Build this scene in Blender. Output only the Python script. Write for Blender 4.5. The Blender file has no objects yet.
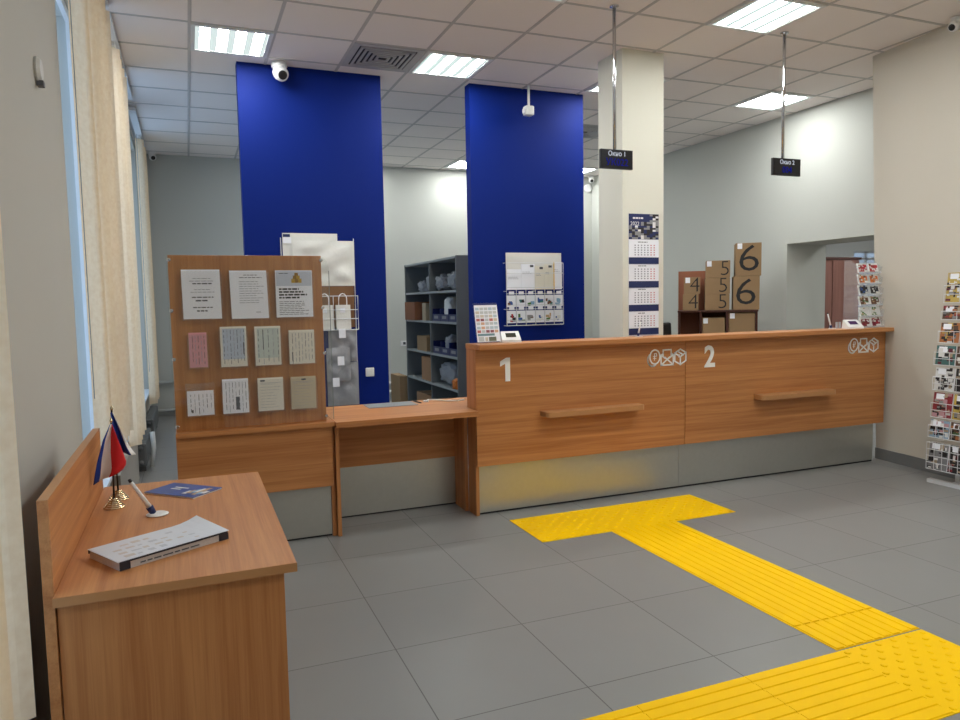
import bpy, bmesh, math, random
from mathutils import Vector, Matrix
random.seed(7)
S = bpy.context.scene
COL = S.collection
PI = math.pi

# ------------------------------------------------------------------ camera
def make_camera():
    f, yw, pt, rl, h = 721.63, 0.3827, -0.0808, -0.0186, 1.491
    F = Vector((math.sin(yw)*math.cos(pt), math.cos(yw)*math.cos(pt), math.sin(pt)))
    R0 = Vector((math.cos(yw), -math.sin(yw), 0)); U0 = R0.cross(F)
    R = math.cos(rl)*R0 + math.sin(rl)*U0
    U = -math.sin(rl)*R0 + math.cos(rl)*U0
    cd = bpy.data.cameras.new('camera'); co = bpy.data.objects.new('camera', cd); COL.objects.link(co)
    cd.sensor_fit = 'HORIZONTAL'; cd.sensor_width = 36; cd.lens = f*36/960; cd.clip_start = .02
    M = Matrix((R, U, -F)).transposed().to_4x4(); M.translation = Vector((0, 0, h))
    co.matrix_world = M
    S.camera = co
make_camera()
# ------------------------------------------------------------------ sky, exposure
W = bpy.data.worlds.new('sky'); S.world = W; W.use_nodes = True
bg = W.node_tree.nodes['Background']
bg.inputs['Color'].default_value = (.46, .69, 1.0, 1)
bg.inputs['Strength'].default_value = 1.5
S.view_settings.view_transform = 'Standard'
S.view_settings.look = 'None'
S.view_settings.gamma = 1
S.view_settings.use_curve_mapping = False
S.view_settings.exposure = 0.13
LED_TUBE, LED_DIFF = 43.0, .75

# ------------------------------------------------------------------ materials
def lin(c):
    return tuple(((v/255)/12.92 if v/255 <= .04045 else ((v/255+.055)/1.055)**2.4) for v in c)
MATS = {}
def mat(name, c, rough=.6, metal=0, var=.06, scale=6.0, spec=.5, bump=0):
    if name in MATS: return MATS[name]
    m = bpy.data.materials.new(name); m.use_nodes = True; MATS[name] = m
    nt = m.node_tree; b = nt.nodes['Principled BSDF']
    b.inputs['Roughness'].default_value = rough; b.inputs['Metallic'].default_value = metal
    b.inputs['Specular IOR Level'].default_value = spec
    l = lin(c)
    tc = nt.nodes.new('ShaderNodeTexCoord')
    nz = nt.nodes.new('ShaderNodeTexNoise'); nz.inputs['Scale'].default_value = scale; nz.inputs['Detail'].default_value = 4
    nt.links.new(tc.outputs['Object'], nz.inputs['Vector'])
    mr = nt.nodes.new('ShaderNodeMix'); mr.data_type = 'RGBA'
    mr.inputs[6].default_value = tuple(v*(1-var) for v in l)+(1,)
    mr.inputs[7].default_value = tuple(min(1, v*(1+var)) for v in l)+(1,)
    nt.links.new(nz.outputs['Fac'], mr.inputs[0]); nt.links.new(mr.outputs[2], b.inputs['Base Color'])
    if bump:
        bp = nt.nodes.new('ShaderNodeBump'); bp.inputs['Strength'].default_value = bump; bp.inputs['Distance'].default_value = .01
        nt.links.new(nz.outputs['Fac'], bp.inputs['Height']); nt.links.new(bp.outputs['Normal'], b.inputs['Normal'])
    return m
def wood(name, dark, light, axis, rough=.42):
    m = bpy.data.materials.new(name); m.use_nodes = True; MATS[name] = m
    nt = m.node_tree; b = nt.nodes['Principled BSDF']; b.inputs['Roughness'].default_value = rough
    b.inputs['Specular IOR Level'].default_value = .4
    tc = nt.nodes.new('ShaderNodeTexCoord')
    def nz(long, cross, det):
        mp = nt.nodes.new('ShaderNodeMapping'); s = [cross]*3; s[axis] = long
        mp.inputs['Scale'].default_value = s
        n = nt.nodes.new('ShaderNodeTexNoise'); n.inputs['Scale'].default_value = 1; n.inputs['Detail'].default_value = det
        n.inputs['Distortion'].default_value = .6
        nt.links.new(tc.outputs['Object'], mp.inputs['Vector']); nt.links.new(mp.outputs['Vector'], n.inputs['Vector'])
        return n
    a, c = nz(.8, 26, 4), nz(4, 170, 2)
    ma = nt.nodes.new('ShaderNodeMath'); ma.operation = 'MULTIPLY_ADD'
    nt.links.new(c.outputs['Fac'], ma.inputs[0]); ma.inputs[1].default_value = .5
    nt.links.new(a.outputs['Fac'], ma.inputs[2])
    cr = nt.nodes.new('ShaderNodeValToRGB')
    cr.color_ramp.elements[0].position = .40; cr.color_ramp.elements[0].color = lin(dark)+(1,)
    cr.color_ramp.elements[1].position = 1.0; cr.color_ramp.elements[1].color = lin(light)+(1,)
    nt.links.new(ma.outputs[0], cr.inputs[0]); nt.links.new(cr.outputs[0], b.inputs['Base Color'])
    return m
def emit(name, c, s):
    m = bpy.data.materials.new(name); m.use_nodes = True; MATS[name] = m
    nt = m.node_tree; nt.nodes.remove(nt.nodes['Principled BSDF'])
    e = nt.nodes.new('ShaderNodeEmission'); e.inputs['Color'].default_value = tuple(c)+(1,); e.inputs['Strength'].default_value = s
    nt.links.new(e.outputs[0], nt.nodes['Material Output'].inputs['Surface'])
    return m
def clear(name, fac=.08, tint=(1, 1, 1), rough=.05, haze=0):
    m = bpy.data.materials.new(name); m.use_nodes = True; MATS[name] = m
    nt = m.node_tree; nt.nodes.remove(nt.nodes['Principled BSDF'])
    t = nt.nodes.new('ShaderNodeBsdfTransparent'); t.inputs['Color'].default_value = tuple(tint)+(1,)
    g = nt.nodes.new('ShaderNodeBsdfGlossy'); g.inputs['Roughness'].default_value = rough
    mx = nt.nodes.new('ShaderNodeMixShader'); mx.inputs[0].default_value = fac
    nt.links.new(t.outputs[0], mx.inputs[1]); nt.links.new(g.outputs[0], mx.inputs[2])
    out = mx.outputs[0]
    if haze:
        d = nt.nodes.new('ShaderNodeBsdfDiffuse'); d.inputs['Color'].default_value = (.8, .82, .84, 1)
        m2 = nt.nodes.new('ShaderNodeMixShader'); m2.inputs[0].default_value = haze
        nt.links.new(out, m2.inputs[1]); nt.links.new(d.outputs[0], m2.inputs[2]); out = m2.outputs[0]
    nt.links.new(out, nt.nodes['Material Output'].inputs['Surface'])
    return m

WD, WL = (166, 102, 55), (203, 141, 86)
wood_x = wood('laminate_grain_x', WD, WL, 0)
wood_y = wood('laminate_grain_y', WD, WL, 1)
wood_z = wood('laminate_grain_z', WD, WL, 2)
edge_band = mat('edge_band', (186, 134, 86), .45)
alu = mat('brushed_aluminium', (192, 192, 186), .36, .78, .05, 30)
wall_m = mat('painted_wall', (186, 184, 176), .85, 0, .02, 2)
wall_warm = mat('painted_wall_warm', (203, 197, 184), .85, 0, .02, 2)
wall_cool = mat('painted_wall_grey', (188, 190, 183), .85, 0, .02, 2)
blue_m = mat('deep_blue_paint', (0, 30, 112), .6, 0, .04, 2, .15)
sign_w = mat('sign_white', (250, 250, 248), .5, 0, .01)
white_p = mat('white_plastic', (228, 228, 226), .4, 0, .02)
white_paper = mat('white_paper', (238, 240, 246), .8, 0, .02)
cream_paper = mat('cream_paper', (226, 221, 206), .8, 0, .03)
pink_paper = mat('pink_paper', (216, 152, 158), .8, 0, .03)
ink = mat('ink_grey', (84, 86, 92), .8)
ink_l = mat('ink_light', (150, 152, 160), .8)
ink_b = mat('ink_black', (28, 28, 30), .7)
black_p = mat('black_plastic', (22, 22, 24), .4)
chrome = mat('chrome', (205, 205, 208), .16, 1, .02)
steel_grey = mat('grey_steel_paint', (112, 116, 116), .5, 0, .04)
steel_in = mat('grey_steel_shelf', (150, 154, 153), .5, 0, .04)
card = mat('cardboard', (150, 122, 88), .85, 0, .06, 12)
card_d = mat('cardboard_plain', (156, 118, 84), .85, 0, .05, 12)
mahog = wood('brown_laminate', (92, 54, 42), (126, 80, 62), 2)
mahog_d = wood('dark_brown_laminate', (62, 34, 28), (86, 50, 40), 2)
ward_m = wood('wardrobe_laminate', (128, 86, 76), (150, 106, 94), 2, .55)
poly_w = mat('white_polythene', (222, 222, 216), .45, 0, .04, 9, bump=.5)
poly_g = mat('grey_polythene', (150, 152, 156), .4, 0, .14, 14, bump=.8)
poly_s = mat('silver_polythene', (142, 145, 150), .32, .2, .25, 16, bump=1)
bin_m = mat('navy_bin_plastic', (16, 28, 84), .4)
orange_m = mat('orange_bag', (214, 118, 28), .5, 0, .1, 20, bump=.5)
gold = mat('gold_metal', (222, 206, 168), .25, 1)
yellow = mat('tactile_yellow', (253, 202, 0), .5, 0, .03, 8, .12)
navy = mat('navy_print', (28, 42, 92), .6)
red_c = mat('red_cloth', (206, 30, 34), .8)
blue_c = mat('blue_cloth', (24, 58, 150), .8)
white_c = mat('white_cloth', (232, 230, 228), .8)
wire_w = mat('white_wire', (214, 216, 218), .4)
acrylic = clear('clear_acrylic', .07, (.975, .985, .98))
pocket_m = clear('clear_pocket', .05, haze=.04)
acr_w = clear('frosted_acrylic', .08, haze=.35)
glass = clear('window_glass', .06)
frame_w = mat('window_frame_white', (222, 226, 230), .4)
base_m = mat('baseboard_grey', (116, 117, 117), .6)
dark_rad = mat('radiator_grey', (92, 94, 94), .5)
grid_m = mat('ceiling_grid', (190, 187, 186), .6)
scr_txt = emit('screen_white', (.75, .8, .9), .55)
scr_blue = emit('screen_blue', (.02, .03, .6), .3)
PAL = [mat('print_'+n, c, .45) for n, c in (('red', (176, 30, 44)), ('crimson', (120, 20, 46)), ('orange', (214, 112, 40)), ('yellow', (222, 180, 50)),
       ('green', (70, 112, 52)), ('teal', (58, 124, 120)), ('blue', (48, 88, 156)), ('sky', (130, 170, 200)), ('brown', (104, 66, 44)),
       ('pink', (206, 138, 146)), ('grey', (140, 140, 142)), ('black', (34, 32, 36)), ('white', (226, 226, 224)), ('tan', (190, 160, 122)))]
MP = [mat('cover_%d' % i, tuple(int(.62*q+.38*(sum(c)/3*.9)) for q in c), .4) for i, c in enumerate(((176, 30, 44), (120, 20, 46), (214, 112, 40), (222, 180, 50), (70, 112, 52), (58, 124, 120), (48, 88, 156), (130, 170, 200), (104, 66, 44), (206, 138, 146), (140, 140, 142), (34, 32, 36), (226, 226, 224), (190, 160, 122)))]
PN = {n: i for i, n in enumerate(('red', 'crimson', 'orange', 'yellow', 'green', 'teal', 'blue', 'sky', 'brown', 'pink', 'grey', 'black', 'white', 'tan'))}

def blind_mat():
    m = bpy.data.materials.new('beige_blind_fabric'); m.use_nodes = True
    nt = m.node_tree; nt.nodes.remove(nt.nodes['Principled BSDF'])
    d = nt.nodes.new('ShaderNodeBsdfDiffuse'); t = nt.nodes.new('ShaderNodeBsdfTranslucent')
    tc = nt.nodes.new('ShaderNodeTexCoord'); nz = nt.nodes.new('ShaderNodeTexNoise'); nz.inputs['Scale'].default_value = 40
    nt.links.new(tc.outputs['Object'], nz.inputs['Vector'])
    mr = nt.nodes.new('ShaderNodeMix'); mr.data_type = 'RGBA'
    mr.inputs[6].default_value = lin((232, 206, 170))+(1,); mr.inputs[7].default_value = lin((250, 232, 204))+(1,)
    nt.links.new(nz.outputs['Fac'], mr.inputs[0])
    nt.links.new(mr.outputs[2], d.inputs['Color']); nt.links.new(mr.outputs[2], t.inputs['Color'])
    mx = nt.nodes.new('ShaderNodeMixShader'); mx.inputs[0].default_value = .45
    nt.links.new(d.outputs[0], mx.inputs[1]); nt.links.new(t.outputs[0], mx.inputs[2])
    nt.links.new(mx.outputs[0], nt.nodes['Material Output'].inputs['Surface'])
    return m
blind_m = blind_mat()

def tiled(name, c, x0, y0, p, half, line, rough, var, spec=.5):
    m = bpy.data.materials.new(name); m.use_nodes = True
    nt = m.node_tree; b = nt.nodes['Principled BSDF']; b.inputs['Roughness'].default_value = rough
    b.inputs['Specular IOR Level'].default_value = spec
    tc = nt.nodes.new('ShaderNodeTexCoord'); sp = nt.nodes.new('ShaderNodeSeparateXYZ')
    nt.links.new(tc.outputs['Object'], sp.inputs[0])
    def mth(op, a, bb=None):
        n = nt.nodes.new('ShaderNodeMath'); n.operation = op
        for i, v in enumerate((a, bb)):
            if v is None: continue
            if isinstance(v, (int, float)): n.inputs[i].default_value = v
            else: nt.links.new(v, n.inputs[i])
        return n.outputs[0]
    ms, ids = [], []
    for o, off in ((sp.outputs[0], x0), (sp.outputs[1], y0)):
        q = mth('DIVIDE', mth('SUBTRACT', o, off), p)
        ids.append(mth('FLOOR', q))
        ms.append(mth('GREATER_THAN', mth('ABSOLUTE', mth('SUBTRACT', mth('FRACT', q), .5)), .5-half/p))
    g = mth('MAXIMUM', ms[0], ms[1])
    cx = nt.nodes.new('ShaderNodeCombineXYZ'); nt.links.new(ids[0], cx.inputs[0]); nt.links.new(ids[1], cx.inputs[1])
    wn = nt.nodes.new('ShaderNodeTexWhiteNoise'); nt.links.new(cx.outputs[0], wn.inputs['Vector'])
    nz = nt.nodes.new('ShaderNodeTexNoise'); nz.inputs['Scale'].default_value = 5; nt.links.new(tc.outputs['Object'], nz.inputs['Vector'])
    av = mth('ADD', mth('MULTIPLY', wn.outputs['Value'], .5), mth('MULTIPLY', nz.outputs['Fac'], .5))
    l = lin(c)
    m1 = nt.nodes.new('ShaderNodeMix'); m1.data_type = 'RGBA'
    m1.inputs[6].default_value = tuple(v*(1-var) for v in l)+(1,); m1.inputs[7].default_value = tuple(v*(1+var) for v in l)+(1,)
    nt.links.new(av, m1.inputs[0])
    m2 = nt.nodes.new('ShaderNodeMix'); m2.data_type = 'RGBA'; nt.links.new(g, m2.inputs[0])
    nt.links.new(m1.outputs[2], m2.inputs[6]); m2.inputs[7].default_value = lin(line)+(1,)
    nt.links.new(m2.outputs[2], b.inputs['Base Color'])
    return m
floor_m = tiled('grey_floor_tiles', (132, 132, 130), .1636, .5338, .6, .0022, (78, 76, 74), .38, .05)
ceil_m = tiled('ceiling_tiles', (238, 232, 229), .11, 5.765, .6, .0001, (236, 230, 227), .9, .02, .2)

# ------------------------------------------------------------------ mesh builder
class MB:
    def __init__(s): s.v, s.f, s.m = [], [], []
    def add(s, vs, fs, mi=0, M=None):
        o = len(s.v)
        s.v += [tuple(M @ Vector(p)) if M is not None else tuple(p) for p in vs]
        s.f += [tuple(i+o for i in q) for q in fs]; s.m += [mi]*len(fs)
        return s
    def box(s, x0, x1, y0, y1, z0, z1, mi=0, M=None, bev=0):
        if bev:
            bm = bmesh.new(); bmesh.ops.create_cube(bm, size=1)
            for v in bm.verts: v.co = Vector(((x0+x1)/2+v.co.x*(x1-x0), (y0+y1)/2+v.co.y*(y1-y0), (z0+z1)/2+v.co.z*(z1-z0)))
            bmesh.ops.bevel(bm, geom=bm.edges[:], offset=min(bev, .45*min(x1-x0, y1-y0, z1-z0)), segments=2, affect='EDGES', profile=.5)
            bm.verts.index_update()
            s.add([v.co[:] for v in bm.verts], [[v.index for v in f.verts] for f in bm.faces], mi, M); bm.free(); return s
        return s.add([(x, y, z) for z in (z0, z1) for y in (y0, y1) for x in (x0, x1)],
                     [(0, 2, 3, 1), (4, 5, 7, 6), (0, 1, 5, 4), (2, 6, 7, 3), (0, 4, 6, 2), (1, 3, 7, 5)], mi, M)
    def hexa(s, p, mi=0):   # 8 points: bottom 4 (ccw), top 4
        return s.add(p, [(3, 2, 1, 0), (4, 5, 6, 7), (0, 1, 5, 4), (1, 2, 6, 5), (2, 3, 7, 6), (3, 0, 4, 7)], mi)
    def lathe(s, prof, c=(0, 0, 0), n=16, mi=0, M=None):
        vs, fs = [], []
        for r, z in prof:
            for k in range(n):
                a = 2*PI*k/n; vs.append((c[0]+r*math.cos(a), c[1]+r*math.sin(a), c[2]+z))
        for i in range(len(prof)-1):
            for k in range(n):
                k2 = (k+1) % n
                fs.append((i*n+k, i*n+k2, (i+1)*n+k2, (i+1)*n+k))
        fs.append(tuple(range(n-1, -1, -1))); fs.append(tuple((len(prof)-1)*n+k for k in range(n)))
        return s.add(vs, fs, mi, M)
    def tube(s, pts, r, n=6, mi=0, closed=False):
        P = [Vector(p) for p in pts]; rings = []; N = len(P)
        for i in range(N):
            a = P[i-1] if (i > 0 or closed) else P[0]
            b = P[(i+1) % N] if (i < N-1 or closed) else P[-1]
            d = (b-a).normalized()
            u = d.cross(Vector((0, 0, 1)))
            if u.length < .05: u = d.cross(Vector((1, 0, 0)))
            u.normalize(); w = d.cross(u)
            rr = r[i] if isinstance(r, (list, tuple)) else r
            rings.append([P[i]+u*rr*math.cos(2*PI*k/n)+w*rr*math.sin(2*PI*k/n) for k in range(n)])
        vs = [p for g in rings for p in g]; fs = []
        for i in range(N if closed else N-1):
            j = (i+1) % N
            for k in range(n):
                k2 = (k+1) % n; fs.append((i*n+k, i*n+k2, j*n+k2, j*n+k))
        if not closed:
            fs.append(tuple(range(n-1, -1, -1))); fs.append(tuple((N-1)*n+k for k in range(n)))
        return s.add(vs, fs, mi)
    def prism(s, poly, y0, y1, mi=0, M=None):     # polygon in x,z extruded along y
        n = len(poly)
        vs = [(x, y0, z) for x, z in poly]+[(x, y1, z) for x, z in poly]
        fs = [tuple(range(n)), tuple(range(2*n-1, n-1, -1))]+[(i, i+n, (i+1) % n+n, (i+1) % n) for i in range(n)]
        return s.add(vs, fs, mi, M)
    def stroke(s, a, b, w, y0, y1, mi=0):          # flat bar in x,z
        a, b = Vector(a), Vector(b); d = (b-a).normalized(); n = Vector((-d.y, d.x))*w/2; e = d*w/2
        return s.prism([tuple(a-e-n), tuple(b+e-n), tuple(b+e+n), tuple(a-e+n)], y0, y1, mi)
    def grid(s, fn, nu, nv, mi=0, th=0):
        o = []
        for j in range(nv+1):
            for i in range(nu+1): o.append(fn(i/nu, j/nv))
        fs, ms = [], []
        for j in range(nv):
            for i in range(nu):
                a = j*(nu+1)+i; fs.append((a, a+1, a+nu+2, a+nu+1)); ms.append(mi(((i+.5)/nu), ((j+.5)/nv)) if callable(mi) else mi)
        k = len(s.v); s.v += [tuple(p) for p in o]; s.f += [tuple(q+k for q in f) for f in fs]; s.m += ms
        return s
    def text(s, body, cx, cz, size, y0, y1, mi=0, off=0, sx=1, align='CENTER', M=None):
        cu = bpy.data.curves.new('t', 'FONT'); cu.body = body; cu.size = size; cu.align_x = align; cu.align_y = 'CENTER'; cu.offset = off
        cu.extrude = abs(y1-y0)/2; cu.resolution_u = 3
        ob = bpy.data.objects.new('t', cu); COL.objects.link(ob)
        bpy.context.view_layer.update()
        me = bpy.data.meshes.new_from_object(ob.evaluated_get(bpy.context.evaluated_depsgraph_get()))
        ym = (y0+y1)/2
        s.add([(cx+v.co.x*sx, ym-v.co.z, cz+v.co.y) for v in me.vertices], [tuple(p.vertices) for p in me.polygons], mi, M)
        bpy.data.objects.remove(ob); bpy.data.curves.remove(cu); bpy.data.meshes.remove(me)
        return s
    def build(s, name, mats, parent=None, world=True, smooth=False, label=None, kind=None):
        if not isinstance(mats, (list, tuple)): mats = [mats]
        off = Vector((0, 0, 0))
        if parent is not None and world:
            p = parent
            while p is not None: off += p.location; p = p.parent
        me = bpy.data.meshes.new(name)
        me.from_pydata([tuple(Vector(v)-off) for v in s.v], [], s.f)
        for m in mats: me.materials.append(m)
        for p, mi in zip(me.polygons, s.m): p.material_index = mi; p.use_smooth = smooth
        bm = bmesh.new(); bm.from_mesh(me); bmesh.ops.recalc_face_normals(bm, faces=bm.faces); bm.to_mesh(me); bm.free()
        me.update()
        o = bpy.data.objects.new(name, me); COL.objects.link(o)
        if parent is not None: o.parent = parent
        if label: o['label'] = label
        if kind: o['kind'] = kind
        return o
def thing(name, label, cat, loc, rz=0, group=None):
    o = bpy.data.objects.new(name, None); COL.objects.link(o); o.empty_display_size = .1
    o.location = loc; o.rotation_euler = (0, 0, rz); o['label'] = label; o['category'] = cat
    if group: o['group'] = group
    return o
def tag(o, label, cat, group=None):
    o['label'] = label; o['category'] = cat
    if group: o['group'] = group
    return o
def struct(name, mb, m): return mb.build(name, m, kind='structure')
def dup(root, loc, label, rz=None, group=None):
    r = root.copy(); COL.objects.link(r); r.location = loc; r['label'] = label
    if rz is not None: r.rotation_euler = (0, 0, rz)
    if group: r['group'] = group
    for ch in list(root.children):
        c = ch.copy(); COL.objects.link(c); c.parent = r
        for g in list(ch.children):
            d = g.copy(); COL.objects.link(d); d.parent = c
    return r
def B(*a, **k): return MB().box(*a, **k)
def textlines(mb, x0, x1, z1, z0, n, y, h, mi=0, center=False, fill=1.0):
    """rows of illegible print: word-length dashes"""
    for i in range(n):
        z = z1-(z1-z0)*(i+.5)/n; L = (x1-x0)*(fill if i % 3 else fill*.8)*random.uniform(.75, 1)
        x = (x0+x1)/2-L/2 if center else x0
        e = x+L
        while x < e-.004:
            w = min(random.uniform(.012, .034), e-x); mb.box(x, x+w, y-.0006, y, z-h/2, z+h/2, mi); x += w+.005
    return mb

# ================================================================== SETTING
H = 3.543; XL = -.52; XR = 6.43; YB = 10.78; YF = -2.0; YC = 4.68
struct('floor', B(-.9, 11, YF-.1, 11, -.1, 0), floor_m)
struct('ceiling', B(-.9, XR+.1, YF-.1, 11, H, H+.12), ceil_m)
g = MB()
x = .11-.6
while x < XR:
    g.box(x-.012, x+.012, YF, YB, H-.004, H); x += .6
y = 5.765-.6*12
while y < YB:
    if y > YF: g.box(XL, XR, y-.012, y+.012, H-.0035, H)
    y += .6
struct('trim_1', g, grid_m)

# left wall with four tall window openings
HOLES = [(.45, 2.25), (4.08, 5.72), (6.15, 7.95), (8.4, 10.2)]
ZS, ZT = .42, 3.46
g = MB(); y = YF
for a, b in HOLES:
    g.box(XL-.3, XL, y, a, 0, H); g.box(XL-.3, XL, a, b, 0, ZS); g.box(XL-.3, XL, a, b, ZT, H); y = b
g.box(XL-.3, XL, y, YB+.1, 0, H)
struct('wall_left', g, wall_m)
for i, (a, b) in enumerate(HOLES):
    g = MB(); X0, X1 = XL-.15, XL-.12; t = .05
    g.box(X0, X1, a, a+t, ZS, ZT); g.box(X0, X1, b-t, b, ZS, ZT)
    for z in (ZS, ZT-t): g.box(X0, X1, a+t, b-t, z, z+t)
    o = struct('window_%d' % (i+1), g, frame_w)
    B(XL-.145, XL-.139, a+.03, b-.03, ZS+.03, ZT-.03).build('pane', glass, o, world=False)
    struct('trim_%d' % (i+2), B(XL-.1, XL+.03, a+.001, b-.001, ZS, ZS+.025), frame_w)
struct('wall_back', B(XL-.3, XR+.1, YB, YB+.1, 0, H), wall_cool)
struct('wall_front', B(XL-.3, 6.0, YF-.1, YF, 0, H), wall_m)
# near right wall (its line bends slightly towards the room)
prof = [(YC, 5.765, 5.60), (3.7, 5.64, 5.49), (YF, 5.50, 5.44)]
g = MB()
for (ya, ba, ta), (yb, bb, tb) in zip(prof, prof[1:]):
    g.hexa([(ba, ya, 0), (bb, yb, 0), (6.0 if yb < 3 else XR, yb, 0), (XR, ya, 0), (ta, ya, H), (tb, yb, H), (6.0 if yb < 3 else XR, yb, H), (XR, ya, H)])
struct('wall_right', g, wall_warm)
g = MB()
for (ya, ba, ta), (yb, bb, tb) in zip(prof, prof[1:]):
    k = .1/H
    g.hexa([(ba-.012, ya, 0), (bb-.012, yb, 0), (bb+.02, yb, 0), (ba+.02, ya, 0), (ba-.012-(ba-ta)*k, ya, .1), (bb-.012-(bb-tb)*k, yb, .1), (bb+.02, yb, .1), (ba+.02, ya, .1)])
struct('baseboard_right', g, base_m)
# rear right wall with an opening into the next room
OZ, OA, OB = 2.085, YC+.02, 6.446
g = MB(); g.box(XR, XR+.6, OB, YB+.1, 0, H); g.box(XR, XR+.6, YC-.3, OA, 0, H); g.box(XR, XR+.6, OA, OB, OZ, H)
struct('wall_rear', g, wall_cool)
# next room
g = MB(); AY = 8.6
g.box(XR+.6, 9.98, AY, AY+.1, 0, 2.9); g.box(9.98, 10.6, AY, AY+.1, 0, 1.2); g.box(9.98, 10.6, AY, AY+.1, 2.2, 2.9); g.box(10.6, 11, AY, AY+.1, 0, 2.9)
g.box(11, 11.1, 3.9, AY+.1, 0, 2.9); g.box(XR, 11.1, 3.9, 4.0, 0, 2.9)
struct('wall_annex', g, mat('annex_wall', (222, 224, 222), .85, 0, .02, 2))
struct('ceiling_annex', B(XR+.6, 11.1, 3.9, AY+.1, 2.9, 3.0), ceil_m)
g = MB()
for z in (1.2, 1.75, 2.05, 2.16): g.box(9.98, 10.6, AY+.03, AY+.07, z, z+.04)
for xx in (9.98, 10.27, 10.56): g.box(xx, xx+.04, AY+.03, AY+.07, 1.2, 2.2)
struct('window_5', g, frame_w)
B(10.0, 10.58, AY+.045, AY+.05, 1.22, 2.18).build('pane', clear('frosted_glass', .05, haze=.55), bpy.data.objects['window_5'], world=False)
# white column
struct('wall_column', B(3.405, 3.815, 5.21, 5.585, 0, H), mat('column_paint', (218, 216, 202), .85, 0, .02, 2))
# low boxed-in wall ledge under the first tall window
struct('trim_7', B(XL, XL+.06, 5.2, 6.9, 0, .40), mat('ledge_grey', (150, 146, 138), .7))

# blue panels
tag(B(.477, 1.715, 6.55, 6.67, 0, H).build('wall_panel', blue_m), 'floor to ceiling deep blue panel behind the noticeboard, with wire rack of mailing bags', 'panel', 'deep blue panels')
tag(B(2.558, 3.785, 6.5, 6.62, 0, H).build('wall_panel', blue_m), 'floor to ceiling deep blue panel beside the white column, with rack of postcards', 'panel', 'deep blue panels')

# ================================================================== CEILING FIXTURES
tube_e = emit('led_tube', (.985, 1.0, .985), LED_TUBE)
diff_e = emit('led_diffuser', (.86, 1.0, .98), LED_DIFF)
frame_l = mat('fixture_frame', (222, 224, 224), .5)
def led_panel(x, y, label, group=None):
    r = thing('ceiling_light', label, 'light', (x, y, H), 0, group)
    g = MB(); a, b, t = .008, .592, .03
    g.box(a, b, a, a+t, -.014, -.004); g.box(a, b, b-t, b, -.014, -.004); g.box(a, a+t, a+t, b-t, -.014, -.004); g.box(b-t, b, a+t, b-t, -.014, -.004)
    g.build('frame', frame_l, r, world=False)
    B(a+t, b-t, a+t, b-t, -.008, -.0045).build('diffuser', diff_e, r, world=False)
    for k in range(4):
        cx = .107+.129*k
        B(cx-.036, cx+.036, .06, .54, -.011, -.0082).build('led_strip', tube_e, r, world=False)
    return r
L0 = led_panel(.11, 5.765, 'square LED ceiling panel above the desk side, left of first blue panel')
GL = 'LED ceiling panels'; L0['group'] = GL
LP = [(1.91, 5.765, 'square LED ceiling panel between the two blue panels, beside the air vent'),
      (3.71, 3.965, 'large-looking LED ceiling panel nearest the camera, above the right counter window'),
      (5.51, 5.765, 'LED ceiling panel behind the second hanging number display'),
      (3.71, 5.765, 'LED ceiling panel mostly hidden behind the white column'),
      (1.91, 3.965, 'LED ceiling panel cut by the top edge of the photo, left of first display pole'),
      (3.71, 9.965, 'far LED ceiling panel at the back wall, left of second blue panel'),
      (5.51, 9.965, 'far LED ceiling panel at the back wall, right of second blue panel')]
for x, y, l in LP: dup(L0, (x, y, H), l, group=GL)
for x, y in ((1.91, 9.965), (3.71, 7.565), (1.91, 2.165), (3.71, 2.165), (3.71, .365), (1.91, -1.435), (3.71, -1.435)):
    dup(L0, (x, y, H), 'LED ceiling panel out of the frame or behind a blue panel', group='LED panels out of view')
dup(L0, (7.9, 4.5, 2.9), 'LED ceiling panel out of the frame or behind a blue panel', group='LED panels out of view')  # unseen panel added in the next room to brighten the wardrobe
dup(L0, (8.3, 5.9, 2.9), 'LED ceiling panel in the next room beyond the opening', group='LED panels out of view')  # unseen panel added as fill light for the next room

def vent(x, y, label):
    r = thing('ceiling_vent', label, 'vent', (x, y, H), 0, 'ceiling vents')
    g = MB()
    for a, b, z in ((.01, .06, .010),):
        g.box(a, .6-a, a, b, -z, -.004); g.box(a, .6-a, .6-b, .6-a, -z, -.004); g.box(a, b, b, .6-b, -z, -.004); g.box(.6-b, .6-a, b, .6-b, -z, -.004)
    g.build('frame', mat('vent_grey', (176, 176, 178), .5), r, world=False)
    B(.06, .54, .06, .54, -.006, -.0045).build('backing', mat('vent_dark', (44, 44, 48), .8), r, world=False)
    for k in range(5):
        a = .075+.042*k; b = a+.02
        g = MB(); g.box(a, .6-a, a, b, -.016, -.0065); g.box(a, .6-a, .6-b, .6-a, -.016, -.0065); g.box(a, b, b, .6-b, -.016, -.0065); g.box(.6-b, .6-a, b, .6-b, -.016, -.0065)
        g.build('louvre_ring', MATS['vent_grey'], r, world=False)
    return r
V0 = vent(1.31, 5.765, 'square louvred air vent in the ceiling between two LED panels')
dup(V0, (4.31, 7.565, H), 'square louvred ceiling vent glimpsed between blue panel and white column')

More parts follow.
